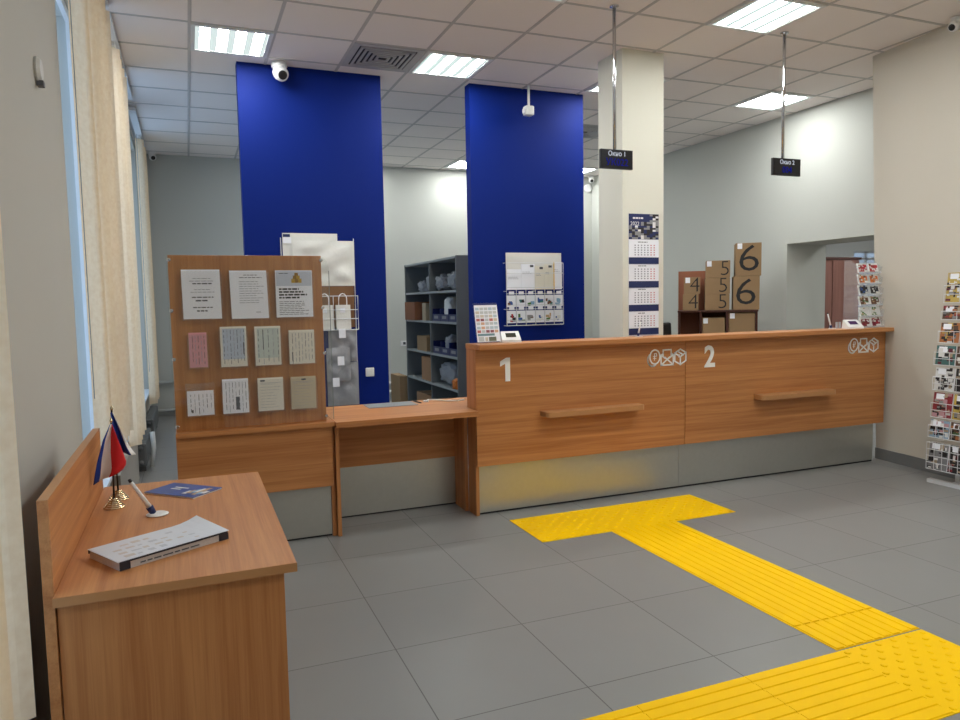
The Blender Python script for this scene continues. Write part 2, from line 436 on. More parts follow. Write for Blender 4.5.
def display(x, n, code, label, zt, w0, w1, hh):
    y = 4.49
    r = thing('number_display', label, 'sign', (x, y, H), 0, 'hanging number displays')
    MB().lathe([(.032, -.004), (.032, -.012), (.012, -.02)], (x, y, H)).build('ceiling_flange', chrome, r, smooth=False)
    MB().tube([(x, y, H-.012), (x, y, zt-.02)], .0125, 10).build('pole', chrome, r, smooth=True)
    b = MB().box(x-w0, x+w1, y-.012, y+.012, zt-hh, zt, bev=.003).build('housing', black_p, r)
    B(x-w0+.006, x+w1-.006, y-.0135, y-.0122, zt-hh+.006, zt-.006).build('screen', mat('screen_black', (10, 11, 20), .25), b)
    MB().text('Окно %s' % n, x+(w1-w0)/2, zt-.032, .046, y-.0155, y-.0140, off=.0008).build('window_name', scr_txt, b)
    MB().text(code, x+(w1-w0)/2, zt-.092, .07, y-.0155, y-.0140, sx=.95).build('queue_code', scr_blue, b)
display(2.87, '1', 'УК022', 'first hanging number display reading Окно 1, in front of the white column', 2.55, .122, .145, .136)
display(4.42, '2', '004', 'second hanging number display reading Окно 2, hanging in front of the rear right wall', 2.575, .108, .176, .134)

# security cameras
def dome(x, y, z, label, s=1, face=(0, -1)):
    r = thing('security_camera', label, 'camera', (x, y, z), math.atan2(face[1], face[0])+PI/2, 'security cameras')
    MB().lathe([(.05*s, 0), (.052*s, -.03*s), (.042*s, -.045*s)], (0, 0, -.0045)).build('mount', white_p, r, world=False, smooth=False)
    M = Matrix.Translation((0, -.012*s, -.075*s)) @ Matrix.Rotation(math.radians(118), 4, 'X')
    MB().lathe([(.018*s, -.05*s), (.042*s, -.035*s), (.05*s, 0), (.048*s, .035*s), (.04*s, .05*s)], (0, 0, 0), 18, 0, M).build('body', white_p, r, world=False, smooth=True)
    MB().lathe([(.03*s, .048*s), (.03*s, .056*s), (.015*s, .06*s)], (0, 0, 0), 16, 0, M).build('lens', black_p, r, world=False)
    return r
dome(.816, 6.46, H, 'white turret security camera on the ceiling above the first blue panel', 1.25, (.25, -1))
dome(-.34, 10.6, 3.54, 'small white security camera in the far left ceiling corner', .9, (.3, -1))
dome(6.33, 10.62, 3.54, 'small white security camera in the far corner between blue panel and column', .9, (-.3, -1))
dome(5.42, 3.82, 3.54, 'security camera at the top right edge above the pale wall', .8, (-1, 0))
r = thing('motion_detector', 'white motion detector on a short ceiling rod before the second blue panel', 'sensor', (3.12, 6.38, H))
MB().tube([(3.12, 6.38, H-.0045), (3.12, 6.38, H-.2)], .012, 8).build('rod', white_p, r, smooth=True)
MB().box(3.075, 3.165, 6.345, 6.425, H-.285, H-.195, bev=.014).build('body', white_p, r)
MB().lathe([(.022, 0), (.028, .012), (.01, .02)], (0, 0, 0), 12, 0, Matrix.Translation((3.075, 6.38, H-.245)) @ Matrix.Rotation(-PI/2, 4, 'Y')).build('lens', white_p, r)
r = thing('smoke_detector', 'small round white sounder on the back wall below a security camera', 'sensor', (6.35, 10.78, 3.36))
MB().lathe([(.07, 0), (.07, .03), (.05, .05)], (0, 0, 0), 14, 0, Matrix.Translation((6.35, 10.779, 3.36)) @ Matrix.Rotation(PI/2, 4, 'X')).build('body', white_p, r)
r = thing('wall_sensor', 'small white round sensor on the left wall beside the window', 'sensor', (XL, 3.42, 2.45))
M = Matrix.Translation((XL+.0005, 3.42, 2.45)) @ Matrix.Rotation(PI/2, 4, 'Y')
MB().lathe([(.05, 0), (.052, .01), (.04, .022)], (0, 0, 0), 18, 0, M).build('body', mat('sensor_body', (200, 199, 194), .5), r)
B(XL+.004, XL+.028, 3.40, 3.44, 2.385, 2.405).build('indicator', mat('sensor_grey', (90, 90, 94), .5), r)
r = thing('fire_call_point', 'small red fire call point on the back wall at the edge of second blue panel', 'alarm', (6.0, 10.78, 2.3))
MB().box(5.90, 6.06, 10.73, 10.779, 2.24, 2.40, bev=.01).build('housing', mat('alarm_red', (190, 30, 40), .4), r)
B(5.94, 6.02, 10.726, 10.7295, 2.28, 2.36).build('button', white_p, r)

# ================================================================== BLINDS, RADIATORS
def blind(a, b, zb, label, rail, zt=3.47, step=.105, tilt=1.32):
    r = thing('vertical_blind', label, 'blind', (-.445, a, zb), 0, 'beige vertical blinds')
    MB().box(-.466, -.398, rail[0], rail[1], zt+.03, zt+.065).build('headrail', frame_w, r)
    MB().box(-.447, -.417, a-.03, b+.03, zt, zt+.03).build('carrier_row', white_p, r)
    g = MB(); n = int((b-a)/step); L = .127
    for k in range(n+1):
        y = a+(b-a)*k/n; t = tilt+(.42 if k % 2 else -.42)+random.uniform(-.08, .08)
        dx, dy = math.cos(t)*L/2, math.sin(t)*L/2; zz = zb+random.uniform(-.004, .004)
        nx, ny = -math.sin(t), math.cos(t); c = .012
        pts = []
        for q in range(5):
            u = q/2-1; w = c*(1-u*u)
            pts.append((-.432+dx*u+nx*w, y+dy*u+ny*w))
        vs = [(px, py, z) for z in (zz, zt) for px, py in pts]
        g.add(vs, [(i, i+1, i+6, i+5) for i in range(4)])
    o = g.build('slats', blind_m, r, smooth=False)
    MB().tube([(-.455, a-.10, zt+.03), (-.455, a-.10, zb+.4)], .0022, 5).build('cord', ink_l, r)
    return r
blind(.45, 1.93, .50, 'beige vertical blind at the lower left edge of the photo, nearest the camera', (.3, 2.1))
blind(4.17, 5.5, .64, 'large beige blind above the desk, beside the grey wall pier', (4.05, 5.6))
blind(6.27, 7.0, .40, 'middle beige vertical blind, second beyond the grey wall pier', (5.75, 7.9))
blind(9.5, 10.15, .33, 'farthest beige vertical blind beside the back wall', (8.3, 10.25))

def radiator(a, b, label):
    r = thing('radiator', label, 'radiator', (XL+.07, (a+b)/2, .08), 0, 'radiators under the windows')
    n = int((b-a)/.08)
    g = MB()
    for k in range(n):
        y = a+k*.08; g.box(XL+.025, XL+.115, y, y+.07, .06, .27, bev=.015)
    g.build('fins', dark_rad, r)
    g = MB()
    for z in (.10, .23): g.tube([(XL+.07, a-.04, z), (XL+.07, b+.04, z)], .02, 8)
    g.build('headers', dark_rad, r, smooth=True)
    for y in (a+.1, b-.1): B(XL+.04, XL+.10, y-.01, y+.01, 0, .07).build('foot', dark_rad, r)
radiator(7.1, 8.1, 'dark grey radiator under the middle window behind the desk')
radiator(8.6, 9.9, 'dark grey radiator under the farthest window by the back wall')
def pipe(pts, label, r0=.025):
    return tag(MB().tube(pts, r0, 8).build('heating_pipe', mat('pipe_paint', (196, 198, 194), .4), smooth=True), label, 'pipe', 'heating pipes')
pipe([(XL+.001, 10.70, .47), (1.4, 10.70, .47)], 'upper grey heating pipe along the back wall left of the noticeboard')
pipe([(XL+.001, 10.70, .085), (1.4, 10.70, .085)], 'lower grey heating pipe along the back wall left of the noticeboard')
pipe([(2.2, 10.749, .26), (3.3, 10.749, .26)], 'upper heating pipe on the back wall just right of first blue panel', .03)
pipe([(2.2, 10.749, .13), (3.3, 10.749, .13)], 'lower heating pipe on the back wall just right of first blue panel', .03)
pipe([(XL+.16, 7.3, .34), (XL+.17, 7.25, .2), (XL+.15, 7.2, .03)], 'pale drooping pipe beside the radiator under the middle window', .022)

# ================================================================== COUNTER
FY = 4.56
def counter_unit(x0, x1, kx0, kx1, label, end_panel, digit, dx, dz, icx, shelf):
    r = thing('service_counter', label, 'counter', ((x0+x1)/2, FY+.05, 0), 0, 'service counter units')
    MB().box(x0+.002, x1-.002, FY, FY+.025, .352, 1.164, bev=.002).build('front_panel', wood_x, r)
    B(kx0, kx1-.003, 4.605, 4.617, .014, .351).build('kick_panel', alu, r)
    B(kx0, kx1-.003, 4.612, 4.626, 0, .0135).build('plinth', black_p, r)
    if end_panel:
        B(x0, x0+.024, FY+.0255, 4.73, 0, 1.164).build('end_panel', wood_z, r)
    else:
        B(x1-.03, x1-.006, FY+.0255, 4.655, .36, 1.164).build('end_panel', wood_z, r)
    # small hand shelf with rounded ends
    s0, s1, z0, z1 = shelf
    poly = [(s0, FY-.0005), (s0, FY-.06)]
    for k in range(6): a = PI+(PI/2)*k/5; poly.append((s0+.04+.04*math.cos(a), FY-.07+.04*math.sin(a)))
    for k in range(6): a = -PI/2+(PI/2)*k/5; poly.append((s1-.04+.04*math.cos(a), FY-.07+.04*math.sin(a)))
    poly += [(s1, FY-.06), (s1, FY-.0005)]
    n = len(poly)
    MB().add([(x, y, z0) for x, y in poly]+[(x, y, z1) for x, y in poly],
             [tuple(range(n)), tuple(range(2*n-1, n-1, -1))]+[(i, (i+1) % n, (i+1) % n+n, i+n) for i in range(n)]).build('hand_shelf', edge_band, r)
    y0, y1 = FY-.006, FY-.0005
    if digit == '1':
        MB().prism([(dx-.008, dz-.08), (dx+.028, dz-.08), (dx+.028, dz+.085), (dx+.0, dz+.085), (dx-.046, dz+.06), (dx-.046, dz+.026), (dx-.008, dz+.044)], y0, y1).build('number_one', sign_w, r)
    else:
        MB().text('2', dx, dz, .232, y0, y1, off=.006, sx=.9).build('number_two', sign_w, r)
    # coin, envelope and parcel pictograms
    def ring(g, cx, cz, rx, rz, w):
        N = 20
        for k in range(N):
            a, b = 2*PI*k/N, 2*PI*(k+1)/N
            g.add([(cx+(rx+o)*math.cos(t), y, cz+(rz+o)*math.sin(t)) for y in (y0+.003, y1) for t, o in ((a, 0), (b, 0), (b, w), (a, w))],
                  [(0, 1, 2, 3), (4, 7, 6, 5), (0, 4, 5, 1), (3, 2, 6, 7)])
    cz = dz+icx[1]; c = icx[0]; w = .011; q0, q1 = y0+.003, y1
    g = MB(); ring(g, c+.008, cz+.008, .040, .048, w)
    for k in range(9):
        a0, a1 = PI*(.75+k*.105), PI*(.75+(k+1)*.105)
        g.stroke((c-.012+.044*math.cos(a0), cz-.012+.05*math.sin(a0)), (c-.012+.044*math.cos(a1), cz-.012+.05*math.sin(a1)), w, q0, q1)
    for p, q in (((0, -.02), (0, .03)), ((0, .03), (.018, .03)), ((.018, .03), (.02, .01)), ((.02, .01), (-.008, .008)), ((-.008, -.006), (.014, -.006))):
        g.stroke((c+.004+p[0], cz+.004+p[1]), (c+.004+q[0], cz+.004+q[1]), .006, q0, q1)
    g.build('coin_pictogram', sign_w, r)
    g = MB(); c2 = c+.120
    for p, q in (((-.056, -.058), (.056, -.058)), ((-.056, -.058), (-.056, .018)), ((.056, -.058), (.056, .018)), ((-.056, -.058), (.02, .0)), ((.056, -.058), (-.02, .0)),
                 ((-.056, .018), (-.02, -.005)), ((.056, .018), (.02, -.005)), ((-.037, .01), (-.037, .058)), ((.037, .01), (.037, .058)), ((-.037, .058), (.037, .058)), ((-.056, .018), (-.037, .03)), ((.056, .018), (.037, .03))):
        g.stroke((c2+p[0], cz+p[1]), (c2+q[0], cz+q[1]), w, q0, q1)
    g.build('envelope_pictogram', sign_w, r)
    g = MB(); c3 = c+.242
    hx = [(0, -.06), (.052, -.032), (.052, .03), (0, .058), (-.052, .03), (-.052, -.032)]
    for i in range(6): g.stroke((c3+hx[i][0], cz+hx[i][1]), (c3+hx[(i+1) % 6][0], cz+hx[(i+1) % 6][1]), w, q0, q1)
    for p, q in (((0, 0), (0, -.06)), ((0, 0), (.052, .03)), ((0, 0), (-.052, .03)), ((-.026, .043), (.026, .014)), ((-.012, .012), (-.012, -.0))):
        g.stroke((c3+p[0], cz+p[1]), (c3+q[0], cz+q[1]), w, q0, q1)
    g.build('parcel_pictogram', sign_w, r)
counter_unit(1.80, 3.545, 1.825, 3.519, 'wooden counter front with white number 1 and wide left end panel', True, '1', 2.03, 1.015, (3.255, .025), (2.29, 3.11, .672, .708))
counter_unit(3.545, 5.70, 3.5185, 5.63, 'wooden counter front with white number 2, reaching the right wall', False, '2', 3.775, 1.02, (5.31, .03), (4.225, 5.02, .662, .70))
tag(MB().box(1.797, 5.69, 4.47, 4.735, 1.165, 1.2, bev=.003).build('countertop', wood_x), 'long raised wooden ledge running along the top of both counters', 'countertop')

# lower desk between noticeboard and counter
r = thing('service_desk', 'lower wooden desk with knee recess between the noticeboard and counter 1', 'desk', (1.31, 4.9, 0))
g = MB(); g.box(.832, 1.794, 4.50, 5.23, .715, .75); g.box(1.794, 5.5, 4.74, 5.23, .715, .75)
g.build('desktop', wood_x, r)
B(.832, .856, 4.56, 5.2, 0, .714).build('side_panel', wood_z, r)
B(.857, 1.797, 4.945, 4.965, .357, .714).build('back_panel', wood_x, r)
B(.857, 1.797, 4.945, 4.957, .012, .356).build('kick_panel', alu, r)
B(.857, 1.797, 4.952, 4.964, 0, .0115).build('plinth', black_p, r)
for xx in (3.5, 5.45): B(xx, xx+.024, 4.8, 5.2, 0, .714).build('side_panel', wood_z, r)
B(1.775, 1.799, 4.735, 4.944, 0, .714).build('side_panel', wood_z, r)

# noticeboard cabinet and board
r = thing('board_cabinet', 'low wooden cabinet carrying the noticeboard, with metal kick panel', 'cabinet', (.36, 4.8, 0))
MB().box(-.10, .828, 4.53, 5.0, .722, .75, bev=.002).build('top', wood_x, r)
MB().box(-.10, .812, 4.555, 4.58, .337, .7215, bev=.002).build('front_panel', wood_x, r)
B(-.09, .80, 4.60, 4.612, .012, .336).build('kick_panel', alu, r)
B(-.09, .80, 4.607, 4.62, 0, .0115).build('plinth', black_p, r)
B(.803, .828, 4.585, 4.99, 0, .7215).build('side_panel', wood_z, r)
B(-.10, -.075, 4.625, 4.99, 0, .7215).build('side_panel', wood_z, r)
r = thing('noticeboard', 'tall wooden noticeboard covered with papers under a clear sheet', 'noticeboard', (.36, 4.61, .75))
MB().box(-.095, .79, 4.605, 4.63, .7505, 1.795, bev=.002).build('board', wood_z, r)
poly = [(-.105, .76), (.833, .76), (.833, 1.70)]
for k in range(8): a = k/7*PI/2; poly.append((.763+.07*math.cos(a), 1.722+.07*math.sin(a)))
poly += [(-.105, 1.792)]
MB().prism(poly, 4.583, 4.587).build('clear_sheet', acrylic, r)
MB().box(.8305, .834, 4.5825, 4.5875, .76, 1.70).build('sheet_edge', mat('acrylic_edge', (118, 128, 124), .3), r)
for x in (-.088, .785):
    for z in (1.765, 1.47, 1.185, .785):
        M = Matrix.Translation((x, 4.6045, z)) @ Matrix.Rotation(PI/2, 4, 'X')
        MB().lathe([(.006, 0), (.006, .024), (.011, .025), (.011, .031), (.007, .034)], (0, 0, 0), 12, 0, M).build('standoff', chrome, r)
YP = 4.5825
def pocket(x0, x1, z0, z1):
    g = MB(); g.box(x0-.008, x1+.008, YP-.0125, YP-.011, z0-.006, z1-.01); g.box(x0-.008, x1+.008, YP-.0125, YP, z0-.0078, z0-.0062)
    g.build('clear_pocket', pocket_m, r)
def paper(name, x0, x1, z0, z1, m, label, cat, draw, skew=0, th=.010, grp='papers on the noticeboard'):
    yb = YP-.0004; p = thing(name, label, cat, ((x0+x1)/2, yb, z0), 0, grp)
    g = MB(); g.hexa([(x0, yb-th, z0), (x1, yb-th, z0), (x1, yb, z0), (x0, yb, z0), (x0-skew, yb-th, z1), (x1-skew, yb-th, z1), (x1-skew, yb, z1), (x0-skew, yb, z1)])
    g.build('sheet', m, p)
    draw(p, x0-skew*.4, x1-skew*.4, z0, z1, yb-th-.0002)
    return p
def d_notice(p, x0, x1, z0, z1, y):
    g = MB(); w = x1-x0
    textlines(g, x0+.03, x1-.02, z1-.045, z1-.075, 2, y, .0035, 1, True)
    textlines(g, x0+.03, x1-.02, z1-.075, z1-.09, 1, y, .007, 0, True)
    textlines(g, x0+.03, x1-.02, z1-.11, z1-.14, 2, y, .0035, 1, True, .9)
    textlines(g, x0+.03, x1-.02, z1-.155, z1-.17, 1, y, .006, 0, True); textlines(g, x0+.06, x1-.06, z1-.175, z1-.19, 1, y, .008, 0, True)
    textlines(g, x0+.03, x1-.02, z1-.215, z1-.23, 1, y, .006, 0, True); textlines(g, x0+.06, x1-.06, z1-.235, z1-.25, 1, y, .008, 0, True)
    g.build('printed_text', [ink, ink_l], p)
def d_letter(p, x0, x1, z0, z1, y):
    g = MB(); textlines(g, x0+.05, x1-.03, z1-.02, z1-.05, 2, y, .004, 0, True); textlines(g, x0+.05, x1-.02, z1-.06, z1-.2, 10, y, .0035, 1); textlines(g, x1-.07, x1-.02, z0+.03, z0+.045, 1, y, .003, 0)
    g.build('printed_text', [ink, ink_l], p)
def d_poster(p, x0, x1, z0, z1, y):
    g = MB(); g.box(x0+.004, x1-.004, y-.0003, y, z1-.095, z1-.003, 0)
    g.build('picture_band', mat('poster_grey', (196, 202, 214), .8), p)
    g = MB()
    for k, (a, b, c) in enumerate(((.105, .03, .016), (.125, .03, .016), (.145, .03, .016), (.115, .05, .015), (.135, .05, .015), (.125, .068, .012))):
        g.box(x0+a-.011, x0+a+.011, y-.0008, y-.0004, z1-.09+b-c, z1-.09+b+c*.6, k % 2)
    g.build('parcel_picture', [mat('poster_gold', (186, 150, 40), .7), mat('poster_gold_dark', (148, 110, 26), .7)], p)
    g = MB(); textlines(g, x0+.02, x0+.09, z1-.014, z1-.022, 1, y-.0003, .004, 0)
    textlines(g, x0+.018, x1-.03, z1-.105, z1-.175, 4, y, .010, 1, False, 1); textlines(g, x0+.018, x1-.015, z1-.185, z0+.012, 8, y, .0032, 0)
    g.build('printed_text', [ink, ink_b], p)
def d_form(tint, n, bar=None, header=False, vert=False):
    def d(p, x0, x1, z0, z1, y):
        if tint: B(x0+.012, x1-.01, y-.0003, y, z0+.045, z1-.012).build('form_area', mat(*tint), p); y -= .0003
        g = MB(); w, h = x1-x0, z1-z0
        if vert:
            for k in range(n):
                xx = x0+.02+(w-.035)*k/(n-1)
                z = z1-.02
                while z > z0+.03:
                    L = random.uniform(.012, .04); g.box(xx-.0014, xx+.0014, y-.0006, y, z-L, z, k % 2); z -= L+random.uniform(.004, .02)
        else:
            textlines(g, x0+.015, x1-.015, z1-.03, z0+.012, n, y, .0018, 1)
        if bar: g.box(x0+w*bar[0], x0+w*bar[1], y-.0007, y, z0+h*bar[2], z0+h*bar[3], 0)
        if header: g.box(x0+w*header, x0+w*(header+.18), y-.0007, y, z1-.022, z1-.012, 0); g.box(x0+.012, x1-.012, y-.0006, y, z1-.032, z1-.030, 1)
        g.build('printed_lines', [ink, ink_l], p)
    return d
pt = [('notice', -.024, .188, 1.419, 1.709, white_paper, 'white typed notice with bold centred lines, top left of the noticeboard', 'notice', d_notice, .003, True),
 ('notice', .245, .458, 1.415, 1.703, white_paper, 'plain white typed letter, top middle of the noticeboard', 'notice', d_letter, .006, True),
 ('poster', .505, .725, 1.417, 1.703, white_paper, 'white poster with gold parcel picture and bold heading, top right of noticeboard', 'poster', d_poster, 0, True),
 ('blank_form', -.003, .096, 1.133, 1.339, pink_paper, 'narrow pink blank form in the middle row of the noticeboard', 'form', d_form(None, 5, vert=True), 0, True),
 ('blank_form', .172, .321, 1.128, 1.369, cream_paper, 'form with bluish framed area, second in the middle row of the noticeboard', 'form', d_form(('form_blue', (186, 198, 214), .8), 7, (.86, .9, .3, .6), vert=True), 0, True),
 ('blank_form', .370, .521, 1.127, 1.365, cream_paper, 'form with green area and black vertical bars, third in the middle row', 'form', d_form(('form_green', (196, 206, 198), .8), 5, (.3, .33, .4, .92), vert=True), 0, True),
 ('blank_form', .572, .725, 1.127, 1.336, cream_paper, 'form with scattered dark entries at the right end of the middle row', 'form', d_form(None, 7, (.1, .14, .08, .36), vert=True), 0, True),
 ('blank_form', -.028, .120, .846, .993, white_paper, 'short white form low in its pocket, bottom left of the noticeboard', 'form', d_form(None, 6, (.15, .22, .12, .24), vert=True), 0, True),
 ('blank_form', .171, .319, .845, 1.053, white_paper, 'white form with small dark barcode, second in the bottom row', 'form', d_form(None, 7, (.5, .64, .1, .48), vert=True), 0, True),
 ('blank_form', .375, .525, .846, 1.049, cream_paper, 'cream lined form with a small dark emblem, third in the bottom row', 'form', d_form(None, 9, header=.1), 0, True),
 ('blank_form', .573, .724, .844, 1.045, mat('tan_paper', (198, 184, 156), .8), 'tan lined form at the right end of the bottom row', 'form', d_form(None, 9, header=.42), 0, True)]
for nm, x0, x1, z0, z1, m, lb, ct, dr, sk, pk in pt:
    paper(nm, x0, x1, z0, z1, m, lb, ct, dr, sk); pocket(x0, x1, z0, z1 if z0 > .9 or z1 > 1 else 1.05)

# ================================================================== FRONT DESK (writing table)
r = thing('writing_desk', 'wooden writing desk in the left foreground with raised back panel', 'desk', (-.05, 2.7, 0))
MB().box(-.358, .258, 2.085, 3.33, .724, .75, bev=.002).build('desktop', wood_y, r)
B(-.355, .225, 2.125, 2.149, 0, .7235).build('side_panel', wood_z, r)
B(-.355, .225, 3.26, 3.284, 0, .7235).build('side_panel', wood_z, r)
B(-.384, -.3585, 2.115, 3.31, 0, 1.0).build('back_panel', wood_y, r)
B(-.384, -.3585, 2.115, 3.31, 1.0002, 1.0015).build('edge_strip', edge_band, r)
B(.0, .018, 2.15, 3.259, .35, .7235).build('modesty_panel', wood_y, r)
B(-.358, .258, 2.0835, 2.0848, .7242, .7498).build('edge_strip', edge_band, r)
ZD = .7505
# pack of forms
r = thing('form_pack', 'thick pack of printed forms with dark edges lying on the writing desk', 'papers', (-.213, 2.225, ZD), math.radians(30))
MB().box(0, .342, 0, .182, 0, .026).build('pages', mat('page_edges', (196, 190, 186), .8, 0, .15, 90), r, world=False)
def curl(u, v): return (-.005+u*.352, -.004+v*.19, .0275+.016*max(0, u-.75)**2*16*v)
g = MB().grid(curl, 12, 6); g.grid(lambda u, v: tuple(Vector(curl(u, v))-Vector((0, 0, .0012))), 12, 6)
g.build('top_sheet', mat('glossy_sheet', (218, 222, 228), .3, 0, .05, 20), r, world=False)
g = MB()
for k in range(7):
    for j in range(4):
        if random.random() < .75: a = .03+.036*k; b = .02+.036*j; g.box(a, a+random.uniform(.012, .03), b, b+random.uniform(.008, .02), .0278, .0281, random.randrange(2))
g.build('print', [mat('faint_print', (196, 200, 206), .4), mat('faint_print_tan', (206, 198, 190), .4)], r, world=False)
g = MB(); g.box(0, .342, -.003, -.0004, .021, .0265); g.box(.0, .03, -.0035, -.0004, .0005, .021); g.box(.312, .344, -.0035, -.0004, .0005, .021); g.box(-.003, .344, .1825, .186, .014, .0265)
g.build('dark_edges', mat('edge_navy', (34, 36, 50), .5), r, world=False)
g = MB(); textlines(g, .06, .3, .011, .006, 1, -.0005, .004, 0); g.build('spine_print', ink, r, world=False)
# booklet
r = thing('booklet', 'blue booklet lying flat at the far end of the writing desk', 'booklet', (-.194, 3.135, ZD), math.radians(-44))
MB().box(0, .25, 0, .155, 0, .005).build('pages', white_paper, r, world=False)
MB().box(-.002, .252, -.002, .157, .0052, .0066).build('cover', mat('booklet_blue', (44, 74, 148), .35, 0, .15, 12), r, world=False)
g = MB()
for k in range(2): g.box(.06, .06+.07-.02*k, .095-.022*k, .106-.022*k, .0067, .007)
g.build('title', white_p, r, world=False)
g = MB()
for k in range(7): a = .16+.012*k; g.box(a, a+.02, .03+.012*(k % 4), .075+.014*(k % 5), .0067+.0001*k, .0069+.0001*k, k % 3)
g.build('cover_picture', [PAL[PN['white']], PAL[PN['tan']], PAL[PN['sky']]], r, world=False)
# desk pen on stand
def pen(x, y, z, dx, dy, dz, label, s=1.0):
    r = thing('pen_stand', label, 'pen', (x, y, z), 0, 'pens on stands')
    MB().lathe([(.036*s, 0), (.038*s, .003*s), (.03*s, .007*s), (.012*s, .008*s)], (0, 0, .0003), 22).build('base', white_p, r, world=False)
    d = Vector((dx, dy, dz)); a = Vector((dx*.02-.012*s, dy*.02, .012*s))
    MB().tube([tuple(a+Vector((0, 0, -.004*s))), tuple(a+d*.16)], [.011*s, .013*s], 10).build('holder', navy, r, world=False, smooth=True)
    MB().tube([tuple(a+d*.165), tuple(a+d*.5), tuple(a+d*.92)], [.009*s, .0075*s, .006*s], 10).build('barrel', white_p, r, world=False, smooth=True)
    MB().tube([tuple(a+d*.925), tuple(a+d)], [.006*s, .005*s], 8).build('cap', black_p, r, world=False, smooth=True)
    return r
pen(-.135, 2.79, ZD, -.07, -.02, .13, 'white pen tilted in an oval stand on the writing desk')
pen(3.19, 4.66, 1.2005, .028, 0, .115, 'white pen in a stand on the counter ledge below the wall calendar', .8)
pen(5.17, 4.66, 1.2005, -.045, 0, .13, 'white pen in a stand at the right part of the counter ledge', .8)
# table flags
def spiral(g):
    for k in range(6):
        rr = .036-.005*k; z = .003+.006*k
        g.tube([(rr*math.cos(2*PI*i/14), rr*math.sin(2*PI*i/14), z) for i in range(14)], .0022, 5, 0, True)
    for i in range(4):
        a = 2*PI*i/4+.4; g.tube([(.036*math.cos(a), .036*math.sin(a), .003), (.006*math.cos(a), .006*math.sin(a), .036)], .0018, 5)
def interp(tab, t):
    for (a, p), (b, q) in zip(tab, tab[1:]):
        if t <= b: k = (t-a)/(b-a); return Vector(p)*(1-k)+Vector(q)*k
    return Vector(tab[-1][1])
def flag(loc, label, lean, L, Rr, stripes, mats, top):
    r = thing('table_flag', label, 'flag', loc, 0, 'table flags')
    g = MB(); spiral(g); g.build('stand', gold, r, world=False)
    MB().tube([(0, 0, .03), (lean, 0, top)], .0035, 8).build('pole', black_p, r, world=False, smooth=True)
    MB().lathe([(.0035, 0), (.006, .006), (.001, .018)], (lean, 0, top), 8).build('finial', gold, r, world=False)
    def fn(u, v):
        a, b = interp(L, v), interp(Rr, v); p = a.lerp(b, u)
        return (p.x, -.012-.016*math.sin(u*7+v*3)*(.2+v), p.y)
    def mi(u, v):
        for k, s in enumerate(stripes):
            if u < s: return k
        return len(stripes)-1
    g = MB().grid(fn, 18, 14, mi); o = g.build('cloth', mats, r, world=False, smooth=True)
    sm = o.modifiers.new('thickness', 'SOLIDIFY'); sm.thickness = .0015
    return r
flag((-.288, 2.965, ZD), 'front table flag with white, blue and red stripes on a gold wire stand', .006,
     [(0, (.004, .315)), (.3, (-.024, .255)), (.6, (-.046, .18)), (1, (-.064, .095))],
     [(0, (.010, .315)), (.3, (.022, .275)), (.6, (.036, .225)), (.9, (.050, .165)), (1, (.034, .14))], [.14, .55, 1.01], [blue_c, white_c, red_c], .32)
flag((-.284, 3.09, ZD), 'rear table flag of dark blue cloth with white edge on a gold wire stand', -.006,
     [(0, (-.010, .342)), (.4, (-.006, .29)), (1, (.006, .185))],
     [(0, (-.002, .342)), (.4, (.026, .27)), (.8, (.050, .205)), (1, (.070, .17))], [.78, 1.01], [blue_c, white_c], .35)

# ================================================================== TACTILE PAVING
def tile_dots():
    g = MB().box(-.2497, .2497, -.2497, .2497, 0, .003)
    for i in range(11):
        for j in range(11):
            if (i+j) % 2 == 0: g.lathe([(.0145, 0), (.0125, .003), (.008, .0045)], (-.225+.045*i, -.225+.045*j, .003), 8)
    return g.build('tactile_tile', yellow)
def tile_ribs():
    g = MB().box(-.2497, .2497, -.2497, .2497, 0, .003)
    for k in range(9):
        x = -.222+.0555*k; a, b = .0215, .018
        g.add([(x-a, -.2495, .003), (x+a, -.2495, .003), (x+b, -.2495, .0072), (x-b, -.2495, .0072), (x-a, .2495, .003), (x+a, .2495, .003), (x+b, .2492, .0072), (x-b, .2492, .0072)],
              [(0, 1, 2, 3), (4, 7, 6, 5), (0, 4, 5, 1), (3, 2, 6, 7), (1, 5, 6, 2), (0, 3, 7, 4)])
    return g.build('tactile_tile', yellow)
TG = 'yellow tactile floor tiles'
d0 = tag(tile_dots(), 'yellow studded floor tile at the left end of the crossbar below counter 1', 'floor tile', TG); d0.location = (2.215, 4.15, 0)
for x, y, l in ((2.715, 4.15, 'middle yellow studded floor tile of the crossbar, above the ribbed strip'),
                (3.215, 4.15, 'yellow studded floor tile at the right end of the crossbar below counter 2'),
                (2.707, 1.90, 'yellow studded corner tile at lower right where both ribbed strips meet')):
    o = d0.copy(); COL.objects.link(o); o.location = (x, y, 0); o['label'] = l
r0 = tag(tile_ribs(), 'ribbed yellow tile of the long strip, first below the studded crossbar', 'floor tile', TG); r0.location = (2.711, 3.648, 0)
for x, y, rz, l in ((2.711, 3.148, 0, 'ribbed yellow tile of the long strip, second below the studded crossbar'),
                    (2.711, 2.648, 0, 'ribbed yellow tile of the long strip, third below the studded crossbar'),
                    (2.205, 1.90, PI/2, 'ribbed yellow tile with light glints, just left of the studded corner tile'),
                    (1.704, 1.90, PI/2, 'ribbed yellow tile at the bottom edge, second left of the studded corner tile'),
                    (1.203, 1.90, PI/2, 'ribbed yellow tile at the bottom edge, third left of the studded corner tile')):
    o = r0.copy(); COL.objects.link(o); o.location = (x, y, 0); o.rotation_euler = (0, 0, rz); o['label'] = l
g = MB().box(-.249, .249, -.117, .117, 0, .003)
